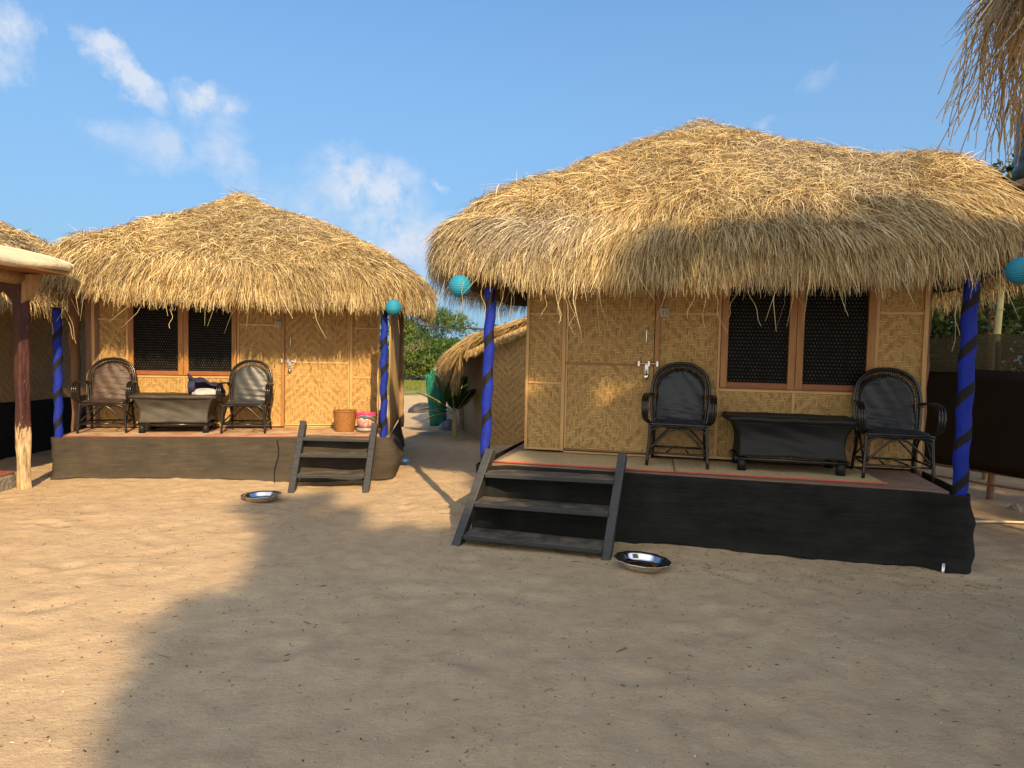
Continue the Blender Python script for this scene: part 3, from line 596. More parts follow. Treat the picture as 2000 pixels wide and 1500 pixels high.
    # posts
    for (px, py, tx, ty, zb, zt_, r, mt) in posts:
        p = MB(); ln = zt_ - zb; pts = [(.007 * math.sin(k * 1.7 + px * 3), .007 * math.sin(k * 1.1 + px), ln * k / 24) for k in range(25)]; p.tube(pts, [r * 1.05, r * .97, r * 1.03, r], 18, wob=.03 if mt != 'bluepost' else .02)
        rot = Vector((tx - px, ty - py, ln)).to_track_quat('Z', 'Y').to_euler()
        p.build('wrapped_post' if mt == 'bluepost' else 'log_post', M[mt], root, loc=(px, py, zb), rot=rot)
    for q_ in ([(-.25, -.80, 2.36), (Wd + .2, -.84, 2.38)], [(-.1, -.9, 2.43), (-.1, 2.9, 2.43)], [(Wd + .1, -.9, 2.43), (Wd + .1, 2.9, 2.43)]): MB().tube(q_, .04, 8).build('roof_beam', M['log'], root)
    roof(root)
    return root

RB_LOC, RB_YAW = (.14997, 6.48716, 0), R(-12.338)
LB_LOC, LB_YAW = (-5.43, 8.28, 0), R(11.528)
def roof_right(root):
    hang = [(.50, -1.05, 2.15, .40, .10), (.53, -1.05, 2.2, .52, .16), (.47, -1.05, 2.15, .30, .0), (.62, -1.05, 2.15, .32, -.06), (.36, -1.05, 2.12, .2, -.03), (1.62, -1.05, 2.2, .42, .02), (1.70, -1.05, 2.15, .36, .1), (1.95, -1.05, 2.2, .35, .12), (1.55, -1.05, 2.2, .3, -.05), (1.86, -1.05, 2.15, .25, -.06),
            (3.58, -.9, 2.3, .75, -.03), (3.50, -.9, 2.3, .62, -.05), (3.44, -.95, 2.2, .4, .03), (-.35, -1.1, 2.2, .35, -.06), (-.22, -1.0, 2.2, .3, .04), (-.05, -.95, 2.2, .36, -.03), (.03, -.9, 2.15, .33, .04)]
    thatch('thatch_roof', root, 1.72, 1.06, 2.46, 1.98, 1.72, 1.35, 2.70, 1.47, 270000, seed=2, width=.0048, skirt=.28, tiltx=.015, bumps=((3.7, -.3, .5, .24), (-.55, -.55, .75, .21), (2.6, .3, .6, -.03)),
           cam_local=(1.2, -6.5), rope=((.15, 1.35, -.02), (1.5, 3.3, .0)), stray=240, hang=hang, grey=.75)
def roof_left(root):
    hang = [(1.28, -1.12, 2.02, .22, -.03), (.05, -.9, 2.1, .45, .12), (.12, -.95, 2.1, .5, .1), (-.1, -.9, 2.1, .40, .05), (4.15, .9, 1.9, .55, -.2), (4.2, .95, 1.9, .3, .05), (2.88, -1.1, 2.1, .14, -.02)]
    thatch('thatch_roof', root, 1.90, 1.20, 2.25, 2.06, 1.50, 1.45, 2.62, 1.22, 185000, seed=5, width=.0065, skirt=.26, tiltx=.006, bumps=((.05, -.6, .5, .17), (.0, .6, .5, .0)),
           cam_local=(4.5, -8.5), rope=((.3, 1.6, 0), (1.9, 3.4, .0)), stray=140, hang=hang, grey=.25, tone=(1.0, 1.0, .98))
hut_r = hut(False, RB_LOC, RB_YAW, .606, 3.615, 'nearer thatched bamboo hut with black skirted deck, right of the gap between the huts', roof_right, M['net_black'], ((-.161, -.83), (3.49, -.90)),
            [(-.20, -.885, -.195, -.78, 0, 2.18, .046, 'bluepost'), (3.545, -.93, 3.59, -.84, 0, 2.27, .053, 'bluepost'), (3.63, .05, 3.63, .05, 0, 2.5, .03, 'log')], M['ply'], 3)
hut_l = hut(True, LB_LOC, LB_YAW, .506, 3.62, 'farther thatched bamboo hut with dusty brown skirted deck, left of the gap', roof_left, M['net_dusty'], ((-.068, -.79), (3.74, -.95)),
            [(-.045, -.82, -.075, -.74, 0, 2.02, .045, 'bluepost'), (3.70, -.975, 3.69, -.86, 0, 2.06, .045, 'bluepost'), (-.20, .02, -.22, .02, 0, 2.45, .055, 'log'), (3.98, 1.2, 3.95, 1.1, .38, 2.4, .045, 'log2')], M['sandfloor'], 8)
# the left hut has an upright reed screen on its right side and a brown board at its left end
g = MB(); Lp = [Vector((3.76, -.90)), Vector((3.93, 1.15))]
def reedf(u, v):
    p = Lp[0].lerp(Lp[1], u); return (p.x + .006 * math.sin(u * 150), p.y, .51 + v * 1.85)
g.grid(reedf, 120, 6); g.build('reed_screen', M['reed'], hut_l, solid=.012)
MB().box(-.075, .078, -.012, .02, .527, 2.45).build('corner_board', M['plank'], hut_l, bevel=.003)
e = MB(); e.tube([(-.07, -.80, .498), (3.72, -.955, .498)], .012, 6); e.build('deck_edge', M['redoxide'], hut_l)
# seam in the dusty skirt
g = MB(); g.tube([(2.42, -.99, .48), (2.44, -1.01, .3), (2.40, -1.06, .12), (2.41, -1.11, -.03)], .007, 6, 4); g.build('skirt_seam', M['net_black'], hut_l)
# peg at the right end of the black skirt
def in_frame(loc, yaw, x, y, z=0):
    return Vector((loc[0] + x * math.cos(yaw) - y * math.sin(yaw), loc[1] + x * math.sin(yaw) + y * math.cos(yaw), z))
RW = lambda x, y, z=0: in_frame(RB_LOC, RB_YAW, x, y, z)
LW = lambda x, y, z=0: in_frame(LB_LOC, LB_YAW, x, y, z)
def gz(x, y): return float(ground_z(np.array([x]), np.array([y]))[0])
p = RW(3.42, -1.03); pg = MB(); pg.tube([(p.x, p.y, -.05), (p.x + .004, p.y, .085)], .014, 8); tag(pg.build('peg', M['zinc'], bevel=0), 'short grey metal peg holding the black skirt at its right end', 'peg')

# ---------------------------------------------------------------- steps
def steps(P0, P1, Q0, Q1, zt, n, treads, label, dust=False):
    """P: feet on the ground, Q: tops on the deck edge (left, right)"""
    root = empty('wooden_steps', tuple((P0 + P1) / 2), 0, label, 'steps', 'black wooden steps'); inv = -((P0 + P1) / 2)
    for P, Q in ((P0, Q0), (P1, Q1)):
        d = (Q - P).normalized(); side = (P1 - P0).normalized(); nrm = d.cross(side).normalized(); mb = MB(); hw, th = .058, .036
        vs = [(P + inv) - d * .10 + nrm * a * hw + side * b * th for a in (-1, 1) for b in (-1, 1)] + [(Q + inv) + d * .03 + nrm * a * hw + side * b * th for a in (-1, 1) for b in (-1, 1)]
        mb.add(vs, [(0, 1, 3, 2), (4, 6, 7, 5), (0, 4, 5, 1), (2, 3, 7, 6), (0, 2, 6, 4), (1, 5, 7, 3)]); mb.build('stringer', M['blackwood'], root, bevel=.005)
    for f in treads:
        a = P0.lerp(Q0, f) + inv; b = P1.lerp(Q1, f) + inv; s_ = (b - a).normalized(); a = a + s_ * .036; b = b - s_ * .036; fw = Vector((s_.y, -s_.x, 0)).normalized(); mb = MB(); dp, th = .150, .036
        a = a + s_ * .003; b = b - s_ * .003
        vs = [pp + fw * q + Vector((0, 0, z)) for pp in (a, b) for q in (dp * .75, -dp) for z in (-th, 0)]
        mb.add(vs, [(0, 1, 3, 2), (4, 6, 7, 5), (0, 4, 5, 1), (2, 3, 7, 6), (0, 2, 6, 4), (1, 5, 7, 3)]); mb.build('tread', M['blackwood_dust'], root, bevel=.004)
    return root
t = NT('black_painted_tread_with_sand'); v = t.scale(t.obj, (3, 14, 14)); n = t.noise(v, 3, 6); pt = t.noise(t.obj, 6, 6, .7)
t.bump(n, .4, .003); geo = t.n.new('ShaderNodeNewGeometry'); up = t.ramp(t.sep(geo.outputs['Normal'])[2], [(.6, 0.0), (.9, 1.0)])
M['blackwood_dust'] = t.done(t.mix(t.math('MULTIPLY', up, t.ramp(pt, [(.42, .12), (.68, .75)])), t.mix(n, (.012, .014, .018), (.036, .038, .042)), (.24, .20, .15)), .6)
steps(RW(-.30, -1.30, .0), RW(.93, -1.335, -.02), RW(-.145, -.90, .70), RW(1.015, -.91, .725), .6, 3, (.13, .475, .80), 'wide black steps up to the nearer hut, beside the oval steel bowl in shade')
steps(LW(2.66, -1.50, -.07), LW(3.50, -1.56, -.07), LW(2.715, -.90, .645), LW(3.585, -.98, .625), .5, 3, (.27, .57, .82), 'narrow sunlit black steps up to the farther hut deck')

# ---------------------------------------------------------------- mats on the right deck
def floor_mat(pts, label, z=.606):
    a, b, c, d = [RW(*p_, z) for p_ in pts]; ctr = (a + b + c + d) / 4; root = empty('reed_mat', tuple(ctr), RB_YAW, label, 'mat', 'reed mats on the deck')
    inv = Matrix.Rotation(-RB_YAW, 3, 'Z'); L = [inv @ (p_ - ctr) for p_ in (a, b, c, d)]; mb = MB()
    def f(u, v): p_ = L[0].lerp(L[1], u).lerp(L[3].lerp(L[2], u), v); return (p_.x, p_.y, .006 + .003 * math.sin(u * 25) * math.sin(v * 9))
    mb.grid(f, 30, 8); mb.build('mat_body', M['mat'], root, solid=.005)
    h = MB(); e0, e1 = L[0], L[1]; h.tube([(e0.x, e0.y + .001, .012), ((e0.x + e1.x) / 2, (e0.y + e1.y) / 2, .014), (e1.x, e1.y, .012)], .0085, 6, 6); h.build('mat_hem', M['redhem'], root)
floor_mat(((-.15, -.80), (1.45, -.80), (1.45, -.03), (-.05, -.03)), 'tan reed mat with red hem in front of the door, behind the wide black steps')
floor_mat(((1.46, -.79), (3.10, -.775), (3.08, -.03), (1.46, -.03)), 'tan reed mat with red hem under the black table of the nearer hut')

# ---------------------------------------------------------------- cane armchairs
def make_chair(mat, label, group):
    root = empty('cane_armchair', (0, 0, 0), 0, label, 'armchair', group)
    # cushion: seat and back in one bent pad
    def pad(u, v):
        w = v * 2 - 1
        if u < .42: k = u / .42; y = -.26 + .36 * k; z = .385 - .025 * k + .018 * math.sin(math.pi * k); hw = .235 - .015 * k
        else: k = (u - .42) / .58; y = .10 + .035 * math.sin(k * 1.2) + .068 * k; z = .36 + .47 * k + .02 * min(1, k * 5); hw = .215 * (1.0 if k < .55 else math.sqrt(max(0.0, 1 - ((k - .55) / .45) ** 2.2))) + .004
        ed = max(0, abs(w) - .8) / .2
        if u < .06: z -= .035 * (1 - u / .06); 
        wr = .006 * math.sin(z * 95 + w * 2) * math.exp(-((u - .50) / .13) ** 2) + .004 * math.sin(w * 9 + u * 22)
        return (w * hw, y - wr - (.02 * (1 - w * w) if u > .42 else 0), z - .012 * ed ** 2 + (.006 * (1 - w * w) if u < .42 else 0))
    mb = MB(); mb.grid(pad, 60, 16); mb.build('cushion', mat, root, solid=.022)
    sd = MB(); sd.grid(lambda u, v: ((v * 2 - 1) * .2, -.22 + .36 * u, .352 - .045 * math.sin(math.pi * u) * math.sin(math.pi * v)), 10, 8); sd.build('seat_sling', M['cane'], root, solid=.008)
    def hoop(ox, oz, dy):
        return [(-.215 - ox, .08 + dy, .30), (-.235 - ox, .115 + dy, .45), (-.243 - ox, .150 + dy, .66), (-.205 - ox * .9, .182 + dy, .80 + oz * .5), (-.11 - ox * .5, .200 + dy, .875 + oz), (0, .206 + dy, .896 + oz),
                (.11 + ox * .5, .200 + dy, .875 + oz), (.205 + ox * .9, .182 + dy, .80 + oz * .5), (.243 + ox, .150 + dy, .66), (.235 + ox, .115 + dy, .45), (.215 + ox, .08 + dy, .30)]
    h = MB(); h.tube(hoop(.022, .018, .0), .0135, 8, 5); h.tube(hoop(.0, .0, .012), .010, 8, 5); h.build('back_hoop', M['cane'], root)
    h = MB(); h.tube(hoop(-.03, -.055, .012)[1:-1], .008, 8, 5); o_, i_ = catmull(hoop(.01, .01, .005)[2:-2], 6), catmull(hoop(-.03, -.055, .012)[2:-2], 6)
    for a, b in list(zip(o_, i_))[1:-1]: h.tube([a, b], .0055, 6)
    h.build('back_lattice', M['cane'], root)
    for s_ in (-1, 1):
        am = MB()
        for k in range(3):
            q = (k - 1) * .021
            am.tube([(s_ * (.25 + q * .2), .14, .60), (s_ * (.272 + q * .6), .07, .622), (s_ * (.288 + q), -.05, .628), (s_ * (.292 + q), -.19, .620), (s_ * (.293 + q), -.262, .575), (s_ * (.292 + q), -.282, .50), (s_ * (.286 + q * .8), -.262, .425), (s_ * (.265 + q * .5), -.20, .385), (s_ * (.25 + q * .3), -.10, .37)], .0105, 7, 5)
        a_ = am.build('armrest', M['cane'], root)
        bd = MB(); bd.tube([(s_ * .25, .145, .602), (s_ * .275, .115, .607)], .026, 8); bd.build('cane_binding', M['cane_end'], a_)
        for (p0, p1, p2) in (((.243, -.245, .385), (.250, -.252, .2), (.262, -.268, 0)), ((.225, .10, .40), (.232, .15, .2), (.245, .20, 0))):
            MB().tube([(s_ * p0[0], p0[1], p0[2]), (s_ * p1[0], p1[1], p1[2]), (s_ * p2[0], p2[1], p2[2])], .0145, 8, 4).build('leg', M['cane'], root)
    fr = MB(); fr.tube([(-.25, -.262, .372), (-.1, -.268, .375), (.1, -.268, .375), (.25, -.262, .372)], .012, 8, 4); fr.tube([(-.24, .10, .36), (.24, .10, .36)], .011, 8)
    for s_ in (-1, 1): fr.tube([(s_ * .25, -.26, .37), (s_ * .235, .10, .36)], .012, 8)
    fr.build('seat_frame', M['cane'], root)
    st = MB(); st.tube([(-.256, -.26, .115), (.256, -.26, .115)], .010, 8); st.tube([(-.238, .172, .115), (.238, .172, .115)], .010, 8)
    for s_ in (-1, 1): st.tube([(s_ * .256, -.26, .12), (s_ * .24, .17, .12)], .010, 8)
    st.tube([(-.1, -.26, .118), (-.05, .17, .118)], .008, 6); st.tube([(.1, -.26, .118), (.05, .17, .118)], .008, 6); st.build('stretcher', M['cane'], root)
    br = MB()
    for y in (-.252, .135):
        for s_ in (-1, 1): br.tube([(s_ * .02, y, .335), (s_ * .09, y, .300), (s_ * .25, y * 1.03, .135)], .0095, 7, 4)
        br.tube([(-.246, y, .25), (-.225, y, .315), (-.14, y, .352), (0, y, .355), (.14, y, .352), (.225, y, .315), (.246, y, .25)], .0085, 7, 4)
    for s_ in (-1, 1):
        br.tube([(s_ * .245, -.02, .34), (s_ * .25, -.10, .28), (s_ * .256, -.25, .12)], .009, 7, 4); br.tube([(s_ * .242, -.02, .34), (s_ * .24, .08, .28), (s_ * .238, .155, .12)], .009, 7, 4)
    br.build('brace', M['cane'], root)
    return root
def place(o, p, rz): o.location = p; o.rotation_euler = (0, 0, rz)
GC = 'cane armchairs on the porches'
c1 = make_chair(M['leather'], 'black armchair with navy cushion beside the nearer hut door, left of its table', GC); place(c1, RW(1.495, -.285, .618), R(-12.3) + R(-4))
c2 = copy_tree(c1); c2['label'] = 'black armchair with navy cushion by the right blue post, right of the nearer table'; place(c2, RW(3.265, -.29, .612), R(-12.3) + R(-3))
def recolour(root, mat):
    for ch in root.children:
        if ch.name.startswith('cushion'): ch.data = ch.data.copy(); ch.data.materials.clear(); ch.data.materials.append(mat)
c3 = copy_tree(c1); recolour(c3, M['leather_brown']); c3['label'] = 'black armchair with creased dark brown cushion at the left end of the farther deck'; place(c3, LW(.285, -.27, .507), R(11.5) + R(5))
c4 = copy_tree(c1); recolour(c4, M['leather_grey']); c4['label'] = 'black armchair with grey black cushion beside the farther hut door'; place(c4, LW(1.965, -.36, .507), R(11.5) + R(-2))

# ---------------------------------------------------------------- low tables
def make_table(wt, wb, label, mat):
    root = empty('coffee_table', (0, 0, 0), 0, label, 'table', 'cloth covered low tables on the porches')
    tp = MB(); hw, hd = wt / 2, .27
    def rr(u, z, e):
        a = u * 2 * math.pi; cx_, sx_ = math.cos(a), math.sin(a); p_ = 7; f = (abs(cx_) ** p_ + abs(sx_) ** p_) ** (-1 / p_); return (cx_ * f * (hw - e), sx_ * f * (hd - e), z + .004 * math.sin(a * 11) * (e < .02))
    prof = [(.475, .40), (.476, .04), (.474, .010), (.462, .0), (.440, .003), (.428, .02), (.432, .06)]
    tp.grid(lambda u, v: rr(u, *prof[min(len(prof) - 1, int(round(v * (len(prof) - 1))))]), 96, len(prof) - 1); tp.add([rr(k / 96, .475, .40) for k in range(96)], [tuple(range(96))]); tp.build('table_top', mat, root)
    for (ax_, ay_, bx_, by_) in ((-1, -1, 1, -1), (1, -1, 1, 1), (1, 1, -1, 1), (-1, 1, -1, -1)):
        def side(u, v):
            k = v; hwv = (wt / 2 - .07) * (1 - k) + wb / 2 * k - .03 * math.sin(math.pi * k) * 1; hdv = .235 - .035 * math.sin(math.pi * min(1, k * 1.1)); x = (ax_ + (bx_ - ax_) * u) * hwv; y = (ay_ + (by_ - ay_) * u) * hdv
            ins = -.020 * math.sin(math.pi * u) * math.sin(math.pi * v); nx, ny = (0, ay_) if ay_ == by_ else (ax_, 0); wr = .006 * math.sin((u - v) * 14) * math.sin(math.pi * u)
            return (x + nx * (ins + wr), y + ny * (ins + wr), .435 - v * .31 + .012 * math.sin(math.pi * u) * v)
        MB().grid(side, 30, 16).build('side_cloth', mat, root, solid=.006)
    rl = MB(); x_, y_ = wb / 2 + .02, .215
    for a, b in (((-x_, -y_), (x_, -y_)), ((x_, -y_ + .0), (x_, y_)), ((x_, y_), (-x_, y_)), ((-x_, y_), (-x_, -y_))): rl.tube([(*a, .105), (*b, .105)], .016, 8)
    rl.build('lower_rail', M['cane'], root)
    for sx_ in (-1, 1):
        for sy_ in (-1, 1): MB().tube([(sx_ * (wb / 2 - .03), sy_ * .19, 0), (sx_ * (wb / 2 - .03), sy_ * .19, .12)], [.038, .033], 12).build('leg', M['leather_table'], root)
    return root
t1 = make_table(1.10, .86, 'black cloth covered table between the two navy cushioned armchairs', M['leather_table']); place(t1, RW(2.43, -.30, .616), R(-12.3))
t2 = make_table(1.06, .80, 'dusty black table with the folded navy and white cloth on it', M['leather_table2']); place(t2, LW(1.12, -.33, .507), R(11.5))
# folded cloth on the left table
cb = empty('folded_cloth', tuple(LW(1.42, -.28, .983)), R(11.5), 'folded navy and white cloth lying on the dusty table of the farther hut', 'cloth'); cb.scale = (1.05, 1.1, 1.5)
def blob(rx, ry, rz_, n=28, s=0, pw=2.2):
    mb = MB()
    def f(u, v):
        a = u * 2 * math.pi; b = v * math.pi / 2 * .999; ca = math.cos(b) ** .7; q = 1 + .16 * math.sin(a * 3 + s) + .09 * math.sin(a * 7 + 5 * v + s); return (rx * math.cos(a) * ca * q, ry * math.sin(a) * ca * q, rz_ * math.sin(b) * (1 + .12 * math.sin(a * 2 + s)) )
    return mb.grid(f, n, 10)
blob(.155, .10, .045, s=1).build('white_fold', M['whitecotton'], cb, loc=(.0, -.03, 0))
def fold(u, v):
    x = -.20 + .40 * u; a = v * math.pi; return (x + .02 * math.sin(v * 7), .03 + -.125 * math.cos(a) * (1 - .3 * u), (.155 - .085 * u) * math.sin(a) ** .7 * (1 + .1 * math.sin(u * 14 + v * 4)) + .003)
MB().grid(lambda u, v: fold(u, .27 + .73 * v), 26, 18).build('navy_fold', M['navy'], cb, solid=.014)
MB().grid(lambda u, v: (-.17 + .08 * u, -.06 - .04 * math.sin(v * 3), .01 + .105 * v), 6, 8).build('navy_corner', M['navy'], cb, solid=.012)

# ---------------------------------------------------------------- basket, tub
bk = empty('wicker_basket', tuple(LW(3.19, -.42, .507)), 0, 'orange brown wicker basket by the farther hut door', 'basket')
b = MB()
def bask(t_, z): return .02 * math.sin(t_ * 14 + (math.pi if int(z / .0265) % 2 else 0))
b.lathe([(0, .012), (.105, .01)] + [(.108 + .034 * (k / 40) ** .6 + (.0035 if k % 2 else 0), .265 * k / 40) for k in range(41)], 56, wave=bask); b.build('basket_body', M['wicker'], bk, solid=.010)
b = MB(); b.tube([(.146 * math.cos(k * math.pi / 16), .146 * math.sin(k * math.pi / 16), .272 + .006 * math.sin(k * 2.2)) for k in range(32)], .012, 7, closed=True); b.build('basket_rim', M['wicker'], bk)
tb = empty('plastic_bucket', tuple(LW(3.47, -.46, .507)), 0, 'bucket with patterned sides and pink rim, between the basket and the blue post', 'bucket')
MB().lathe([(0, .02), (.115, .02), (.12, .0), (.125, .05), (.120, .055)], 36).build('bucket_base', M['greytub'], tb, solid=.004)
MB().lathe([(.108, .05), (.118, .14), (.126, .20)], 36).build('bucket_wall', M['pinkfilm'], tb, solid=.004)
rm = MB()
for k in range(4): z_ = .205 + .014 * k; rm.tube([((.135 + .006 * math.sin(k * 2)) * math.cos(j * math.pi / 14), (.135 + .006 * math.sin(k * 2)) * math.sin(j * math.pi / 14), z_ + .008 * math.sin(j + k * 2)) for j in range(28)], .0085, 6, closed=True)
rm.build('bucket_rim', M['pinkplastic'], tb)
rm = MB()
for k in range(3): rm.tube([(-.08 + .02 * k, -.125, .235 - .01 * k), (.02, -.150, .20 + .012 * k), (.12, -.10, .215 - .02 * k), (.13, -.03, .20)], .006, 6, 5)
rm.build('cord', M['tealrope'], tb)

# ---------------------------------------------------------------- steel bowls
def bowl(p, rz, label, tilt=(0, 0)):
    root = empty('steel_bowl', p, rz, label, 'bowl', 'oval steel bowls on the sand'); mb = MB()
    prof = [(0, .006), (.10, .005), (.13, .008), (.150, .024), (.174, .050), (.183, .057), (.208, .063), (.211, .059), (.188, .050), (.160, .020), (.140, -.002), (.10, -.006), (0, -.006)]
    mb.lathe(prof, 72, sx=1, sy=.80, wave=lambda t_, z: .018 * math.cos(12 * t_) * min(1, max(0, z / .06))); o = mb.build('bowl_body', M['steel'], root, rot=(tilt[0], tilt[1], 0)); return root
bowl((1.0, 4.72, gz(1.0, 4.72) + .006), R(-6), 'oval steel bowl in the shade at the foot of the wide black steps', (R(2), R(3)))
bowl((-2.68, 6.84, gz(-2.68, 6.84) + .010), R(5), 'sunlit oval steel bowl left of the narrow steps', (R(1), R(-2)))

# ---------------------------------------------------------------- lanterns
def lantern(p, r, label):
    root = empty('paper_lantern', p, 0, label, 'lantern', 'turquoise paper lanterns under the eaves'); mb = MB()
    mb.lathe([(r * .22, r * .96)] + [(r * math.cos(a), r * .97 * math.sin(a)) for a in [math.pi / 2 * (.86 - 1.72 * k / 20) for k in range(21)]] + [(r * .22, -r * .96)], 28); mb.build('shade', M['lantern'], root, solid=.001)
    MB().tube([(0, 0, r * .9), (0, 0, r * 1.5), (.01, 0, r * 3.2)], .0025, 5).build('hanging_cord', M['cable'], root); return root
lantern(tuple(RW(-.42, -.99, 2.17)), .098, 'turquoise paper lantern at the left corner of the nearer hut')
lantern(tuple(RW(3.79, -1.10, 2.26)), .098, 'turquoise paper lantern cut by the right frame edge')
lantern(tuple(LW(3.80, -1.07, 2.13)), .100, 'turquoise paper lantern by the right post of the farther hut')
lantern(tuple(LW(-.33, -1.0, 2.10)), .100, 'turquoise paper lantern in shade behind the peeling maroon post')

# ---------------------------------------------------------------- leaves and trees
def leaf_mesh(name, blobs, n, size, c1, c2, seed=0, up=.35, narrow=.5, parent=None, shell=.35):
    """blobs: (x, y, z, rx, ry, rz); n leaves spread through them"""
    rg = np.random.default_rng(seed); B = np.array(blobs, float); vol = (B[:, 3] * B[:, 4] * B[:, 5]) ** .75; k = rg.choice(len(B), n, p=vol / vol.sum())
    d = rg.normal(size=(n, 3)); d /= np.linalg.norm(d, axis=1)[:, None]; r = shell + (1 - shell) * rg.random(n) ** .6; P = B[k, :3] + d * r[:, None] * B[k, 3:]
    P = P + .18 * B[k, 3:] * np.stack([fbm(P[:, 0] * 1.7, P[:, 1] * 1.7 + P[:, 2], 2), fbm(P[:, 1] * 1.7 + 9, P[:, 2] * 1.7, 2), fbm(P[:, 2] * 1.7 + 5, P[:, 0] * 1.7, 2)], 1) * 2
    ax = rg.normal(size=(n, 3)); ax[:, 2] += up; ax /= np.linalg.norm(ax, axis=1)[:, None]; nn = rg.normal(size=(n, 3)) + d * .7; sd = np.cross(ax, nn); sd /= np.linalg.norm(sd, axis=1)[:, None] + 1e-9; up_ = np.cross(sd, ax)
    L = size * rg.uniform(.6, 1.4, n)[:, None]; w = L * narrow / 2
    V = np.empty((n, 4, 3)); V[:, 0] = P; V[:, 1] = P + ax * L * .45 + sd * w; V[:, 2] = P + ax * L - up_ * L * .12; V[:, 3] = P + ax * L * .45 - sd * w
    F = np.arange(n * 4).reshape(n, 4); tt = np.clip(rg.random(n) * .8 + .5 * fbm(P[:, 0] * .9, P[:, 1] * .9 + P[:, 2], 2) + .1, 0, 1)[:, None]; col = np.array(c1) * (1 - tt) + np.array(c2) * tt
    return link(name, np_mesh(name, V.reshape(-1, 3), F, np.repeat(col, 4, 0)), M['leaf'], parent)
def tree(name, base, blobs, n, size, c1, c2, label, cat='tree', group=None, seed=0, tr=.12, limbs=5, **k):
    """blobs relative to base"""
    root = empty(name, base, 0, label, cat, group); rg = random.Random(seed)
    ctr = Vector((sum(b[0] for b in blobs) / len(blobs), sum(b[1] for b in blobs) / len(blobs), sum(b[2] for b in blobs) / len(blobs)))
    mb = MB(); mb.tube([(0, 0, -.2), (ctr.x * .15 + rg.uniform(-.1, .1), ctr.y * .15, ctr.z * .35), (ctr.x * .5, ctr.y * .5, ctr.z * .75), (ctr.x, ctr.y, ctr.z * 1.1)], [tr * 1.2, tr, tr * .7, tr * .25], 9, 5, wob=.08)
    for b in sorted(blobs, key=lambda q: -q[3] * q[5])[:limbs]:
        h = ctr.z * rg.uniform(.3, .6); mb.tube([(ctr.x * .3 * h / ctr.z, ctr.y * .3 * h / ctr.z, h), ((b[0] + ctr.x * .3) / 2 + rg.uniform(-.2, .2), b[1] / 2, (h + b[2]) / 2 + .1), (b[0], b[1], b[2])], [tr * .6, tr * .35, tr * .12], 7, 5, wob=.08)
    mb.build('trunk', M['bark'], root); leaf_mesh('crown', blobs, n, size, c1, c2, seed, parent=root, **k); return root

# trees behind the camera: they shade the sand in front and the nearer hut
E1 = Vector((math.cos(SUN_AZ), math.sin(SUN_AZ), 0)); E2 = Vector((-math.sin(SUN_AZ) * math.sin(SUN_EL), math.cos(SUN_AZ) * math.sin(SUN_EL), math.cos(SUN_EL)))
def shade_tree(base_a, t_, blobs, n, size, label, seed):
    """blobs (a, b, dt, radius_a, radius_b) measured across the sunlight: where its shadow falls"""
    P = E1 * base_a + S_DIR * t_; base = Vector((P.x, P.y, 0)); out = []
    for a, b, dt, ra, rb in blobs:
        q = E1 * a + E2 * b * 1.045 + S_DIR * (t_ + dt) - base; out.append((q.x, q.y, q.z, ra, max(.5, ra * .8), rb))
    return tree('shade_tree', tuple(base), out, n, size, (.035, .06, .015), (.075, .11, .03), label, group='trees behind the camera', seed=seed, tr=.2, limbs=7)
shade_tree(1.2, 17, [(0, 1.4, 0, 0.5, 0.4), (-0.25, 1.85, 0.3, 0.55, 0.32), (0.05, 2.15, 0, 0.4, 0.36), (0.5, 1.6, -0.5, 0.8, 0.7), (0.5, 2.5, 0.4, 0.7, 0.45), (0.95, 2.62, 0, 0.36, 0.34), (1.4, 2.1, 0, 0.95, 0.85), (0.1, 0.9, 0.5, 0.85, 0.6), (1.2, 1.1, -0.3, 1, 0.7), (-0.12, 3.5, 0.2, 0.27, 0.17), (0.1, 3.05, 0, 0.25, 0.25), (0.5, 3.12, 0, 0.24, 0.12), (0.2, 0.5, 0, 0.8, 0.5), (-0.5, 1.6, 0, 0.16, 0.25), (0.35, 3.55, 0, 0.15, 0.12)], 15000, .19,
           'leafy tree behind the viewer whose shadow crosses the open sand', 3)
shade_tree(4.0, 18, [(2.4, 2, 0, 0.9, 0.95), (3.4, 1.9, 0.5, 1, 1.05), (4.6, 1.8, 0, 1.1, 1.05), (5.6, 1.6, 0.4, 1, 0.95), (6.6, 1.2, 0, 0.9, 0.7), (2.2, 1, 0, 1, 0.75), (3.8, 0.8, 0, 1.2, 0.75), (5.4, 0.7, 0, 1.2, 0.75), (2.6, 2.95, 0, 0.55, 0.55), (2.6, 3.65, 0.2, 0.38, 0.42), (2.75, 4.1, 0.3, 0.24, 0.2), (3.9, 2.95, 0, 0.7, 0.5), (4.05, 3.55, 0, 0.42, 0.5), (3.75, 4.0, 0, 0.28, 0.14), (3.3, 4.1, 0.3, 0.22, 0.12), (4.9, 2.6, 0, 0.6, 0.33), (4.2, 4.0, 0, 0.14, 0.1), (4.4, 3.9, 0, 0.24, 0.2), (2.95, 2.95, 0.2, 0.2, 0.22), (5.7, 2.35, 0, 0.5, 0.4), (6.3, 2.9, 0, 0.3, 0.6)], 26000, .20,
           'leafy tree behind the viewer that keeps the nearer porch in shade', 4)

shade_tree(8.6, 20, [(7.6, 1.9, 0, 0.8, 0.9), (8.6, 2.7, 0, 1.1, 1.2), (8.2, 3.9, 0.3, 0.9, 0.9), (9.6, 3.7, 0, 1.1, 1.3), (8.6, 5.1, 0, 1, 0.8), (9.8, 5.6, 0, 1.1, 0.9), (7.6, 3.3, 0, 0.6, 0.7), (10.8, 4.4, 0, 1, 1.4), (10.6, 2.4, 0, 1.1, 1.2)], 9000, .2,
           'leafy tree behind the viewer that shades the net fence', 5)
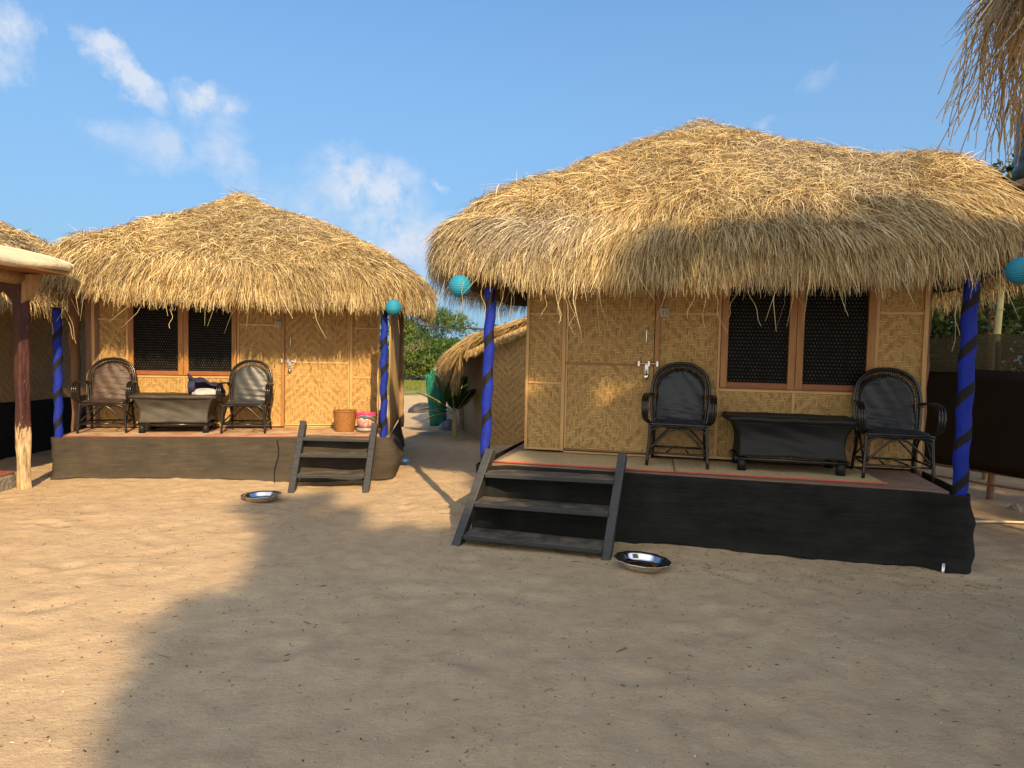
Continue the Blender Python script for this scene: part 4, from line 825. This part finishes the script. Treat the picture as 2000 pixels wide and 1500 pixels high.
# bushes and trees beyond the path, seen through the gap
FAR = 'green trees and bushes beyond the grass'
def far_tree(px, base_y, Y, w, h, n, kind, label, seed, size=.16):
    X = (px - 1000) / 1250 * Y; rg = random.Random(seed); blobs = []
    for k in range(9):
        f = rg.random(); zz = h * (.28 + .58 * f); rr = w * (.46 - .26 * f) * rg.uniform(.8, 1.15); blobs.append((rg.uniform(-1, 1) * w * .42 * (1 - f * .8), rg.uniform(-.5, .5) * w * .5, zz, rr, rr, h * rg.uniform(.12, .2)))
    c = {'olive': ((.07, .11, .02), (.17, .23, .045)), 'dark': ((.03, .08, .015), (.08, .16, .03)), 'grey': ((.06, .115, .03), (.13, .21, .06)), 'dry': ((.13, .10, .045), (.22, .18, .08))}[kind]
    return tree('leafy_tree' if h > 2.9 else 'bush', (X, Y, 0), blobs, n, size, c[0], c[1], label, 'tree' if h > 2.9 else 'bush', FAR, seed, tr=.07, limbs=4, **({'narrow': .16, 'up': 1.2} if kind == 'grey' else {}))
far_tree(866, 0, 35, 3.6, 4.25, 12000, 'grey', 'tallest feathery grey green tree seen in the gap between the huts', 21, .26)
far_tree(800, 0, 36, 2.6, 3.4, 4400, 'olive', 'yellow green tree touching the right eave of the farther hut', 22, .2)
far_tree(815, 0, 34, 2.6, 2.1, 2000, 'dry', 'brownish scrubby bush low beside the farther hut', 23, .16)
far_tree(870, 0, 33.5, 3.0, 2.55, 3600, 'dark', 'dark green broadleaf bush directly above the green cloth guard', 24, .17)
far_tree(925, 0, 34, 3.4, 3.35, 3600, 'dark', 'dark green tree behind the eave of the rear hut', 25, .18)
far_tree(985, 0, 38, 4.0, 3.5, 3000, 'dark', 'green tree mostly hidden by the rear hut roof', 26, .2)
far_tree(800, 0, 33, 2.2, 1.6, 1600, 'olive', 'low yellow green bush at the edge of the grass', 27, .15)
far_tree(845, 0, 33.2, 2.0, 1.4, 1200, 'olive', 'small yellow green bush low in the middle of the gap', 28, .15)
for i, (px, Y, w, h) in enumerate(((740, 40, 5, 4.2), (640, 44, 6, 4.4), (1050, 42, 5, 4.0), (1160, 40, 5, 4.5))):
    far_tree(px, 0, Y, w, h, 1200, 'dark', ('broad tree hidden behind the farther hut', 'low tree far behind the farther hut roof', 'tree hidden behind the rear hut', 'tree hidden behind the nearer hut wall')[i], 40 + i, .3)

# trees behind the fence on the right
RT = 'shady trees behind the dark net fence'
def right_tree(x, y, blobs, n, label, seed, size=.13, c=((.018, .035, .008), (.09, .13, .03))):
    return tree('broadleaf_tree', (x, y, 0), blobs, n, size, c[0], c[1], label, 'tree', RT, seed, tr=.09, limbs=6)
right_tree(7.6, 10.5, [(-.4, 0, 2.6, 1.0, .8, .7), (.6, 0, 3.0, 1.0, .8, .8), (-.9, .4, 3.4, .8, .7, .6), (.3, 0, 4.1, .9, .8, .6), (-.2, 0, 1.9, .8, .6, .5), (1.3, 0, 2.2, .8, .7, .7)], 6500, 'leafy tree above the dark net fence, right of the bamboo pole', 31)
right_tree(6.1, 11.6, [(0, 0, 2.4, .9, .7, .7), (.5, .2, 3.0, .9, .8, .6), (-.9, 0, 2.7, .7, .6, .6), (-.2, 0, 1.8, .9, .6, .5)], 5000, 'dark leafy tree above the fence, left of the bamboo pole', 32)
right_tree(9.6, 12.8, [(0, 0, 3.4, 1.4, 1.1, 1.0), (-.8, 0, 4.6, 1.0, .9, .6), (.9, 0, 5.0, 1.2, 1.0, .8), (0, 0, 2.2, 1.4, 1, .8)], 6500, 'taller tree behind the black water tank', 33, .15)
right_tree(8.0, 14.5, [(0, 0, 3.0, 1.8, 1, 1.4), (-1.8, 0, 2.4, 1.3, 1, 1.1), (1.8, 0, 2.8, 1.5, 1, 1.3), (0, 0, 1.1, 2.0, .8, 1.1), (-2.0, 0, 1.0, 1.5, .8, 1.0), (2.2, 0, 1.2, 1.6, .8, 1.2)], 13000, 'dense tree at the back behind the fence', 34, .18, ((.012, .022, .006), (.04, .065, .015)))

# ---------------------------------------------------------------- rear hut
rh = empty('rear_hut', (-.44, 11.05, -.05), 0, 'small gabled bamboo hut behind the nearer hut, with ragged thatch and palm seedling beside it', 'hut')
g = MB(); gw = 4.0; ap = 2.6
g.add([(0, 0, -.05), (gw, 0, -.05), (gw, 0, 1.68), (gw / 2, 0, ap), (0, 0, 1.68), (0, .03, -.05), (gw, .03, -.05), (gw, .03, 1.68), (gw / 2, .03, ap), (0, .03, 1.68)], [(0, 1, 2, 3, 4), (9, 8, 7, 6, 5), (0, 5, 6, 1), (1, 6, 7, 2), (2, 7, 8, 3), (3, 8, 9, 4), (4, 9, 5, 0)]); g.build('gable_wall', M['woven_pale'], rh)
SD = Vector((-.46, 1.62)).normalized()
g = MB(); g.add([(-.003, .0, -.05), (SD.x * 3, SD.y * 3, -.05), (SD.x * 3, SD.y * 3, 1.66), (-.003, 0, 1.66), (.02, .0, -.05), (SD.x * 3 + .02, SD.y * 3, -.05), (SD.x * 3 + .02, SD.y * 3, 1.66), (.02, 0, 1.66)], [(0, 1, 2, 3), (7, 6, 5, 4), (0, 4, 5, 1), (1, 5, 6, 2), (2, 6, 7, 3), (3, 7, 4, 0)]); g.build('side_wall', M['woven_dull'] if 'woven_dull' in M else M['woven_side'], rh)
def straw_sheet(name, parent, fn, n, L0, L1, width, seed, tone=(1, 1, 1), droop=.5, dirs=None):
    """a thatch slope: fn(u, v) gives the surface point, stalks run along v"""
    rg = np.random.default_rng(seed); nu, nv_ = 40, 14; pts = np.array([[fn(i / nu, j / nv_) for j in range(nv_ + 1)] for i in range(nu + 1)], float); low = pts.copy(); low[..., 2] -= .07
    idx = np.arange((nu + 1) * (nv_ + 1)).reshape(nu + 1, nv_ + 1); q = np.stack([idx[:-1, :-1].ravel(), idx[1:, :-1].ravel(), idx[1:, 1:].ravel(), idx[:-1, 1:].ravel()], 1); N0 = idx.size
    Vs = [pts.reshape(-1, 3), low.reshape(-1, 3)]; Fs = [q, q[:, ::-1] + N0]; Cs = [np.tile([.30, .20, .085], (2 * N0, 1))]
    u = rg.random(n); v = rg.random(n) ** .85; iu = np.clip((u * nu), 0, nu - .001); iv = np.clip(v * nv_, 0, nv_ - .001); a = iu.astype(int); b = iv.astype(int); fu = (iu - a)[:, None]; fv = (iv - b)[:, None]
    P = pts[a, b] * (1 - fu) * (1 - fv) + pts[a + 1, b] * fu * (1 - fv) + pts[a, b + 1] * (1 - fu) * fv + pts[a + 1, b + 1] * fu * fv
    D = pts[a, b + 1] - pts[a, b]; D /= np.linalg.norm(D, axis=1)[:, None]; S = pts[a + 1, b] - pts[a, b]; S /= np.linalg.norm(S, axis=1)[:, None]; N = np.cross(S, D); N *= np.sign(N[:, 2:3] + 1e-6)
    phi = rg.normal(0, .3, n); L = rg.uniform(L0, L1, n); dv = D * np.cos(phi)[:, None] + S * np.sin(phi)[:, None]; sd = np.cross(dv, N); ro = rg.uniform(-1, 1, n); wv = sd * np.cos(ro)[:, None] + N * np.sin(ro)[:, None]; w = width * rg.uniform(.6, 1.3, n); k = 4; V = np.empty((n, 8, 3)); tip = rg.normal(.03, .03, n); bo = rg.uniform(-.01, .03, n); bend = rg.normal(0, .12, n)
    for i in range(k):
        f = i / (k - 1); p = P + dv * (L * f)[:, None] + N * (bo + tip * f)[:, None] + sd * (bend * L * f * f)[:, None]; p[:, 2] -= droop * L * f * f; ww = (w * (1 - .6 * f * f))[:, None] * wv / 2; V[:, 2 * i] = p - ww; V[:, 2 * i + 1] = p + ww
    o = (np.arange(n) * 8)[:, None] + 2 * N0; Fs.append(np.concatenate([o + np.array([[2 * i, 2 * i + 1, 2 * i + 3, 2 * i + 2]]) for i in range(3)], 0))
    c_ = np.array([.58, .42, .185]) * (.55 + .6 * rg.random(n)[:, None]); br = rg.random(n) < .2; c_[br] = np.array([.30, .18, .08]); Vs.append(V.reshape(-1, 3)); Cs.append(np.repeat(c_ * np.array(tone), 8, 0))
    return link(name, np_mesh(name, np.concatenate(Vs), np.concatenate(Fs), np.concatenate(Cs)), M['straw'], parent)
def rslope(u, v):          # left slope: u runs back from the gable, v from the ridge down to the hanging eave
    x = gw / 2 + .0 - (gw / 2 + .42) * min(1, v / .86); yb = -.18 + u * 2.9 ; z = ap + .10 - (ap - 1.72) * min(1, v / .86) - max(0, v - .72) * 1.2
    return (x - u * .62 * v, yb, z + .03 * math.sin(u * 17 + v * 8))
straw_sheet('left_thatch', rh, rslope, 9000, .22, .45, .010, 51)
straw_sheet('right_thatch', rh, lambda u, v: (gw / 2 + (gw / 2 + .4) * v, -.18 + u * 2.9, ap + .10 - (ap - 1.62) * v), 1500, .2, .4, .012, 52)
def gedge(u, v):
    x = -.35 + u * (gw / 2 + .35); z = 1.60 + (ap + .08 - 1.60) * u; return (x, -.17 - .02 * v, z + .06 - .05 * v)
straw_sheet('gable_fringe', rh, gedge, 900, .05, .14, .009, 53, droop=.3)

# ---------------------------------------------------------------- third hut at the far left
th = empty('side_hut', (-9.5, 9.3, 0), 0, 'bamboo hut at the left edge with black cloth along its foot', 'hut')
xw = 2.53
MB().box(xw, xw + .02, -1.7, 2.2, .76, 2.7).build('side_wall', M['woven_side'], th)
MB().box(-2.2, xw, -1.72, -1.70, .76, 2.7).build('front_wall', M['woven'], th); MB().box(-2.2, xw, 2.19, 2.21, .76, 2.7).build('back_wall', M['woven'], th)
MB().box(-2.2, -2.18, -1.7, 2.2, .76, 2.7).build('side_wall', M['woven_side'], th)
bt = MB(); bt.box(xw + .021, xw + .033, -1.7, 2.2, 2.02, 2.045); bt.build('wall_rail', M['batten_h'], th)
def cl(u, v):
    return (xw + .03 + .05 * v + .02 * math.sin(u * 23) * v, -1.75 + 4.0 * u, .77 - .80 * v + .012 * math.sin(u * 9))
MB().grid(cl, 60, 8).build('foot_cloth', M['net_black'], th, solid=.006)
MB().box(-2.2, xw + .01, -1.74, 2.19, -.1, .755).build('floor_base', M['door_gap'], th)
thatch('thatch_roof', th, .0, .1, 2.95, 2.75, 0, .2, 2.50, 1.42, 60000, seed=9, width=.010, skirt=.28, cam_local=(9.5, -9.3), density_back=.2, stray=60, grey=.25)

# ---------------------------------------------------------------- canvas roofed shelter at the left foreground
sh = empty('canvas_shelter', (-5.31, 6.93, 0), 0, 'shelter with cream canvas roof and peeling maroon post at the left edge', 'shelter')
p = MB(); hw = .057
def sq(u, v):
    a = u * 2 * math.pi; c_, s_ = math.cos(a), math.sin(a); f = (abs(c_) ** 8 + abs(s_) ** 8) ** (-1 / 8); zz = v * 2.28; k = hw * (.94 + .1 * v) + .004 * math.sin(zz * 9 + 2 * a) + .006 * float(vnoise(np.array([u * 14.0]), np.array([zz * 6]))[0]); x, y = c_ * f * k, s_ * f * k; r_ = R(-28)
    return (x * math.cos(r_) - y * math.sin(r_), x * math.sin(r_) + y * math.cos(r_), zz - .05)
p.grid(sq, 48, 60); p.build('post', M['peel'], sh)
MB().tube([(.0, .02, 2.30), (-.02, -1.4, 2.32), (0, -3.9, 2.30)], [.085, .075, .09], 14, 4, wob=.05).build('log_beam', M['log2'], sh)
MB().tube([(-.3, .08, 2.20), (-2.2, .05, 2.24), (-4.2, .1, 2.2)], [.07, .08, .07], 12, 4, wob=.05).build('log_beam', M['log'], sh)
bkt = MB(); bkt.add([(.02 + dx, dy, z) for dy in (-.05, .05) for dx, z in ((0, 2.0), (.10, 2.10), (.17, 2.24), (.17, 2.33), (.02, 2.33))], [(0, 1, 2, 3, 4), (9, 8, 7, 6, 5), (0, 5, 6, 1), (1, 6, 7, 2), (2, 7, 8, 3), (3, 8, 9, 4), (4, 9, 5, 0)]); bkt.build('bracket', M['log2'], sh, bevel=.006)
bkt = MB(); bkt.add([(-.02 - dx, dy, z) for dy in (-.05, .05) for dx, z in ((0, 2.0), (.12, 2.12), (.19, 2.24), (.19, 2.33), (.02, 2.33))], [(0, 1, 2, 3, 4), (9, 8, 7, 6, 5), (0, 5, 6, 1), (1, 6, 7, 2), (2, 7, 8, 3), (3, 8, 9, 4), (4, 9, 5, 0)]); bkt.build('bracket', M['peel'], sh, bevel=.006)
def can(u, v):            # canvas: from the rolled eave up over the roof
    prof_ = [(.42, 2.375), (.445, 2.385), (.455, 2.405), (.45, 2.43), (.42, 2.45), (.28, 2.485), (0, 2.545), (-1.2, 2.78), (-2.4, 2.82), (-4.6, 2.5)]
    k = v * (len(prof_) - 1); i = min(int(k), len(prof_) - 2); f = k - i; x = prof_[i][0] * (1 - f) + prof_[i + 1][0] * f; z = prof_[i][1] * (1 - f) + prof_[i + 1][1] * f
    y = .16 - 4.4 * u; return (x + .012 * math.sin(u * 31), y, z + .018 * math.sin(u * 19 + 1) * (1 if i < 5 else 2) - .03 * math.sin(u * math.pi))
MB().grid(can, 70, 27).build('canvas_roof', M['canvas'], sh, solid=.012)
MB().box(-4.4, .44, -4.2, .12, 2.345, 2.372).build('roof_lining', M['batten_dark'], sh)
fr = MB(); fr.grid(lambda u, v: (.46 - 4.9 * u, .165 + .004 * math.sin(u * 40), 2.375 + v * (.09 + .32 * math.sin(min(1, u * 1.08) * math.pi) ** .75 if u < .93 else .1)), 40, 4); fr.build('canvas_gable', M['canvas'], sh, solid=.01)
pt_ = MB(); pt_.grid(lambda u, v: ((-3.8 + 3.70 * u), (.12 - 3.0 * v), .13), 2, 2, False)
pl = empty('cement_plinth', (-5.42, 7.02, 0), 0, 'low cement plinth with red top at the foot of the maroon post', 'plinth')
b = MB(); b.box(-3.6, 0, -3.4, 0, -.1, .155, jit=.006); b.build('plinth_body', M['cement'], pl, bevel=.02); b = MB(); b.box(-3.57, -.03, -3.37, -.03, .157, .185); b.build('plinth_top', M['redoxide'], pl, bevel=.008)

# ---------------------------------------------------------------- straw roofed shelter at the right foreground
fs = empty('straw_shelter', (4.19, 1.70, 0), 0, 'straw roof corner with long loose stalks hanging in at the upper right', 'shelter')
fr_ = random.Random(41); fhang = []
for k in range(210):
    q = fr_.random(); x0 = -2.06 + .42 * fr_.random() ** 1.3; fhang.append((x0, 1.36 + .10 * fr_.random() - .5 * q * q * (x0 < -1.95), 3.36 + fr_.uniform(-.14, .02), fr_.uniform(.25, .62) + .32 * fr_.random() ** 3, fr_.gauss(-.03, .10)))
thatch('thatch_roof', fs, 0, 0, 2.10, 1.40, .0, .0, 3.42, 1.1, 20000, seed=14, width=.0070, skirt=.20, hang=fhang, cam_local=(-4.5, -1), density_back=.6, stray=260, grey=.6, tone=(.85, .80, .72), fr=.95, p=4.5)
for px_ in (-1.1, 1.9):
    for py_ in (-1.1, 1.1):
        if px_ < 0 and py_ > 0: continue
        MB().tube([(px_, py_, -.1), (px_, py_, 3.05)], .05, 10, wob=.05).build('log_post', M['log'], fs)

# ---------------------------------------------------------------- fence, pole, tank
fc = empty('net_fence', (6.1, 6.6, 0), 0, 'dark net fence on wooden posts right of the nearer hut', 'fence')
fd = Vector((-.50, .866)); FLn = 8.0
def fp(d_, z, off=0): return (fd.x * d_ + fd.y * off, fd.y * d_ - fd.x * off, z)
def fdark(u, v):
    d_ = -2.0 + u * (FLn + 2.0); return fp(d_, .27 + .06 * math.sin(d_ * 1.1) + (1.21 - .0) * v - v * .02, -.02 * math.sin(d_ * 3 + v * 5) - .01)
MB().grid(fdark, 80, 10).build('net_lower', M['net_fence'], fc, solid=.004)
MB().grid(lambda u, v: fp(-2.0 + u * (FLn + 2), 1.475 + (.43 + .03 * math.sin(u * 27)) * v, -.02 * math.sin(u * 21 + v * 4) - .012), 80, 6).build('net_upper', M['net_thin'], fc)
for d_, l_, hh_ in ((.98, 'a', 1.85), (3.1, 'b', 2.0), (5.2, 'c', 1.9), (-1.2, 'd', 2.0), (7.4, 'e', 2.0)):
    q = fp(d_, 0, .05); MB().tube([(q[0], q[1], -.2), (q[0] + .02, q[1], .9), (q[0], q[1], hh_)], [.040, .034, .028], 9, 4, wob=.1).build('fence_post', M['log'], fc)
for z_ in (.17, .31):
    MB().tube([fp(-2, z_ + .02, .03), fp(1.2, z_, .03), fp(4, z_ + .03, .03), fp(7.9, z_, .03)], .016, 7, 6, wob=.05).build('fence_rail', M['log'], fc)
tp = empty('bamboo_pole', (6.55, 8.75, 0), 0, 'yellow green bamboo pole rising behind the dark net fence', 'pole'); mb = MB(); mb.tube([(0, 0, -.1), (.03, .0, 1.4), (.08, 0, 2.8)], [.045, .042, .034], 10, 6)
mb.build('culm', M['bamboo'], tp)
for k in range(7): q = MB(); q.tube([(.012 * k, 0, .28 + k * .34), (.012 * k + .001, 0, .292 + k * .34)], .047, 10); q.build('node', M['bamboo'], tp)
tk = empty('water_tank', (7.93, 9.5, 4.30), 0, 'black plastic water tank cut by the right frame edge', 'tank'); mb = MB()
pf = [(0, 0), (.50, 0), (.53, .03)] 
for k in range(5): z_ = .10 + k * .17; pf += [(.53, z_), (.545, z_ + .03), (.545, z_ + .11), (.53, z_ + .14)]
pf += [(.52, .98), (.46, 1.08), (.30, 1.17), (.22, 1.20), (.22, 1.27), (.20, 1.29), (0, 1.30)]
mb.lathe(pf, 40); mb.build('tank_body', M['tank'], tk)
sd_ = MB(); sd_.box(-.56, .56, -.56, .56, -.10, -.01); sd_.build('platform', M['log2'], tk)
for a_ in (-.5, .5):
    for b_ in (-.5, .5): MB().tube([(a_, b_, -4.4), (a_, b_, -.10)], .06, 8).build('leg', M['log'], tk)

# ---------------------------------------------------------------- things in the gap
gd = empty('cloth_guard', (-1.57, 13.6, 0), 0, 'sea green cloth wrapped upright round a stake, behind the palm seedling', 'plant guard')
def grd(u, v):
    a = u * 2 * math.pi; h = 1.04 + .12 * math.sin(a * 3 + 1) + .09 * math.sin(a * 7); r_ = .14 + .05 * (1 - v) * .3 + .05 * v ** 2; return (math.cos(a) * r_ * (1.12 + .05 * math.sin(a * 6 + v * 3)) - .07 * (v - .3), math.sin(a) * r_ * .55, h * v)
MB().grid(grd, 48, 12).build('cloth', M['greencloth'], gd, solid=.008)
MB().tube([(0, 0, 0), (-.06, 0, 1.25)], .02, 7).build('stake', M['paletwig'], gd)
leaf_mesh('seedling', [(.12, 0, 1.18, .22, .14, .12)], 90, .10, (.12, .17, .05), (.4, .45, .2), 61, parent=gd)
pm = empty('palm_seedling', (-1.07, 12.0, 0), 0, 'young palm with arching dark green fronds beside the rear hut', 'palm')
rg_ = random.Random(9)
def frond(L, az, el, droop, mat_c, seed, parent):
    r2 = random.Random(seed); V = []; F = []; Cc = []; n = 13; pts = []
    for k in range(n):
        f = k / (n - 1); rr_ = L * f * math.cos(el); pts.append(Vector((math.cos(az) * rr_, math.sin(az) * rr_, .42 + L * f * math.sin(el) - droop * f * f)))
    sd_ = Vector((-math.sin(az), math.cos(az), 0))
    for k in range(n - 1):
        d_ = (pts[k + 1] - pts[k]).normalized(); 
        for s_ in (-1, 1):
            for h_ in (0, .33, .66):
                b_ = pts[k].lerp(pts[k + 1], h_); f = (k + h_) / n
                if f < .15: continue
                ll = .30 * math.sin(math.pi * min(1, f * .8 + .2)) * r2.uniform(.8, 1.1); t_ = b_ + (sd_ * s_ * .75 + d_ * .7 + Vector((0, 0, -.12))).normalized() * ll; w_ = d_ * .020; o = len(V)
                V += [tuple(b_ - w_), tuple(b_ + w_), tuple(t_)]; F.append((o, o + 1, o + 2)); Cc += [mat_c] * 3
    o_ = link('frond', np_mesh('frond', np.array(V), np.array(F), np.array(Cc)), M['leaf'], parent); MB().tube(pts, [.012, .004], 5).build('midrib', M['bamboo'], o_)
for k, (az, el, L, dr, cc) in enumerate(((3.1, .75, .95, .25, (.03, .07, .02)), (2.7, .35, .85, .25, (.06, .11, .03)), (3.6, 1.15, .9, .1, (.025, .06, .02)), (1.0, 1.2, .85, .08, (.03, .07, .02)), (4.6, 1.1, .8, .1, (.03, .07, .02)), (5.6, .95, .8, .15, (.02, .05, .015)), (.2, 1.0, .75, .15, (.45, .33, .03)), (3.3, .15, .6, .2, (.1, .13, .04)))):
    frond(L, az, el, dr, cc, k, pm)
MB().tube([(0, 0, -.02), (.01, 0, .25), (0, 0, .5)], [.06, .05, .025], 9, 4, wob=.1).build('stem', M['bamboo'], pm)
def heap(name, p, r, mat, label, cat, s, group=None):
    root = blob(r[0], r[1], r[2], s=s).build(name, M[mat]); root.location = p; return tag(root, label, cat, group)
heap('tarpaulin_heap', (-2.2, 16.6, -.03), (.50, .3, .26), 'tarp', 'grey black tarpaulin heap on the sand left of the green cloth guard', 'tarpaulin', 2)
heap('plastic_sack', (-1.28, 14.3, -.03), (.22, .2, .55), 'whitebag', 'white sack standing behind the palm seedling', 'sack', 4, 'rubbish sacks by the rear hut')
heap('plastic_sack', (-1.02, 13.1, -.03), (.13, .2, .62), 'whitebag', 'white sack against the wall of the rear hut', 'sack', 7, 'rubbish sacks by the rear hut')
heap('plastic_sack', (-1.28, 13.0, -.02), (.18, .2, .22), 'bluebag', 'blue grey sack lying between green guard and palm seedling', 'sack', 5, 'rubbish sacks by the rear hut')
heap('plastic_scrap', (-1.50, 8.85, .06), (.09, .06, .05), 'blueplastic', 'blue plastic scrap at the right corner of the farther hut skirt', 'scrap', 3)
cbx = MB(); 
def pc_(u): return (-2.3 + 6.5 * u, 15 + u * .4, 2.20 + 1.05 * u - .45 * math.sin(math.pi * u))
cbx.tube([pc_(k / 20) for k in range(21)], .014, 6); tag(cbx.build('power_cable', M['cable']), 'thin black cable sloping up behind the left blue post of the nearer hut', 'cable')
wr = MB(); wr.tube([(4.05, 6.2, .03), (4.9, 6.25, .035), (5.8, 6.2, .03), (6.6, 6.3, .03)], .012, 6, 4); tag(wr.build('dry_stick', M['paletwig']), 'long pale stick lying on the dirt by the right corner of the nearer hut', 'stick')
heap('stone', (5.55, 6.95, -.02), (.06, .05, .08), 'cement', 'small grey block on the dirt by the net fence', 'stone', 6)

# ---------------------------------------------------------------- litter on the sand: bits of straw, twigs, crumbs
rg = np.random.default_rng(77); n = 10600
X_ = np.concatenate([rg.uniform(-7.5, 6.5, 9000), rg.uniform(3.7, 6.6, 700), rg.uniform(-.6, 3.8, 900)]); Y_ = np.concatenate([1.0 + rg.random(9000) ** .9 * 8, rg.uniform(4.3, 8.5, 700), np.zeros(900)])
k = X_[9700:]; Y_[9700:] = 5.3 - .22 * k + rg.normal(0, .22, 900) - .15
dens = fbm(X_ * .8, Y_ * .8, 2) + rg.random(n) * .7 > .1; X_, Y_ = X_[dens], Y_[dens]; n = len(X_)
kind = rg.random(n); L = np.where(kind < .285, rg.uniform(.008, .032, n), np.where(kind < .30, rg.uniform(.04, .10, n), rg.uniform(.003, .009, n))); w = np.where(kind < .30, rg.uniform(.0010, .0024, n), L * .45)
an = rg.normal(.2, .7, n); Zg = ground_z(X_, Y_) + .003; d = np.stack([np.cos(an), np.sin(an), rg.normal(0, .12, n)], 1); s_ = np.stack([-np.sin(an), np.cos(an), np.zeros(n)], 1); P = np.stack([X_, Y_, Zg], 1); V = np.empty((n, 6, 3)); up = np.array([0, 0, 1.])
for i, (f, q) in enumerate(((-.5, 0), (.0, 1), (.5, 0))):
    b_ = P + d * (L * f)[:, None] + s_ * (rg.normal(0, .08, n) * L * q)[:, None]; ww = (w * (1.2 if q else .6))[:, None]; V[:, 2 * i] = b_ - s_ * ww; V[:, 2 * i + 1] = b_ + s_ * ww + up * (w * .8)[:, None]
F = np.concatenate([(np.arange(n) * 6)[:, None] + np.array([[0, 1, 3, 2]]), (np.arange(n) * 6)[:, None] + np.array([[2, 3, 5, 4]])]); cc = np.where((rg.random(n) < .22)[:, None], np.array([.55, .45, .28]), np.array([.07, .045, .03])) * rg.uniform(.6, 1.2, (n, 1))
tag(link('sand_litter', np_mesh('sand_litter', V.reshape(-1, 3), F, np.repeat(cc, 6, 0)), M['litter']), 'scattered twigs, straw and crumbs on the sand', 'litter', kind='stuff')
# field grass far behind
rg = np.random.default_rng(78); n = 9000; Y_ = rg.uniform(26, 33, n); X_ = rg.uniform(-9, 0, n); h = rg.uniform(.06, .22, n) * (.6 + np.clip(fbm(X_ * .6, Y_ * .6, 2), -.3, .6)); m_ = ~((Y_ > 27.6) & (Y_ < 28.6)); X_, Y_, h = X_[m_], Y_[m_], h[m_]; n = len(X_)
V = np.empty((n, 3, 3)); V[:, 0] = np.stack([X_ - .03, Y_, 0 * h - .03], 1); V[:, 1] = np.stack([X_ + .03, Y_, 0 * h - .03], 1); V[:, 2] = np.stack([X_ + rg.normal(0, .04, n), Y_, h], 1)
cc = np.array([.13, .17, .04]) * rg.uniform(.6, 1.5, (n, 1)) + np.array([.05, .03, 0]) * rg.random((n, 1))
tag(link('grass', np_mesh('grass', V.reshape(-1, 3), np.arange(n * 3).reshape(n, 3), np.repeat(cc, 3, 0)), M['leaf']), 'rough green grass beyond the gap between the huts', 'grass', kind='stuff')
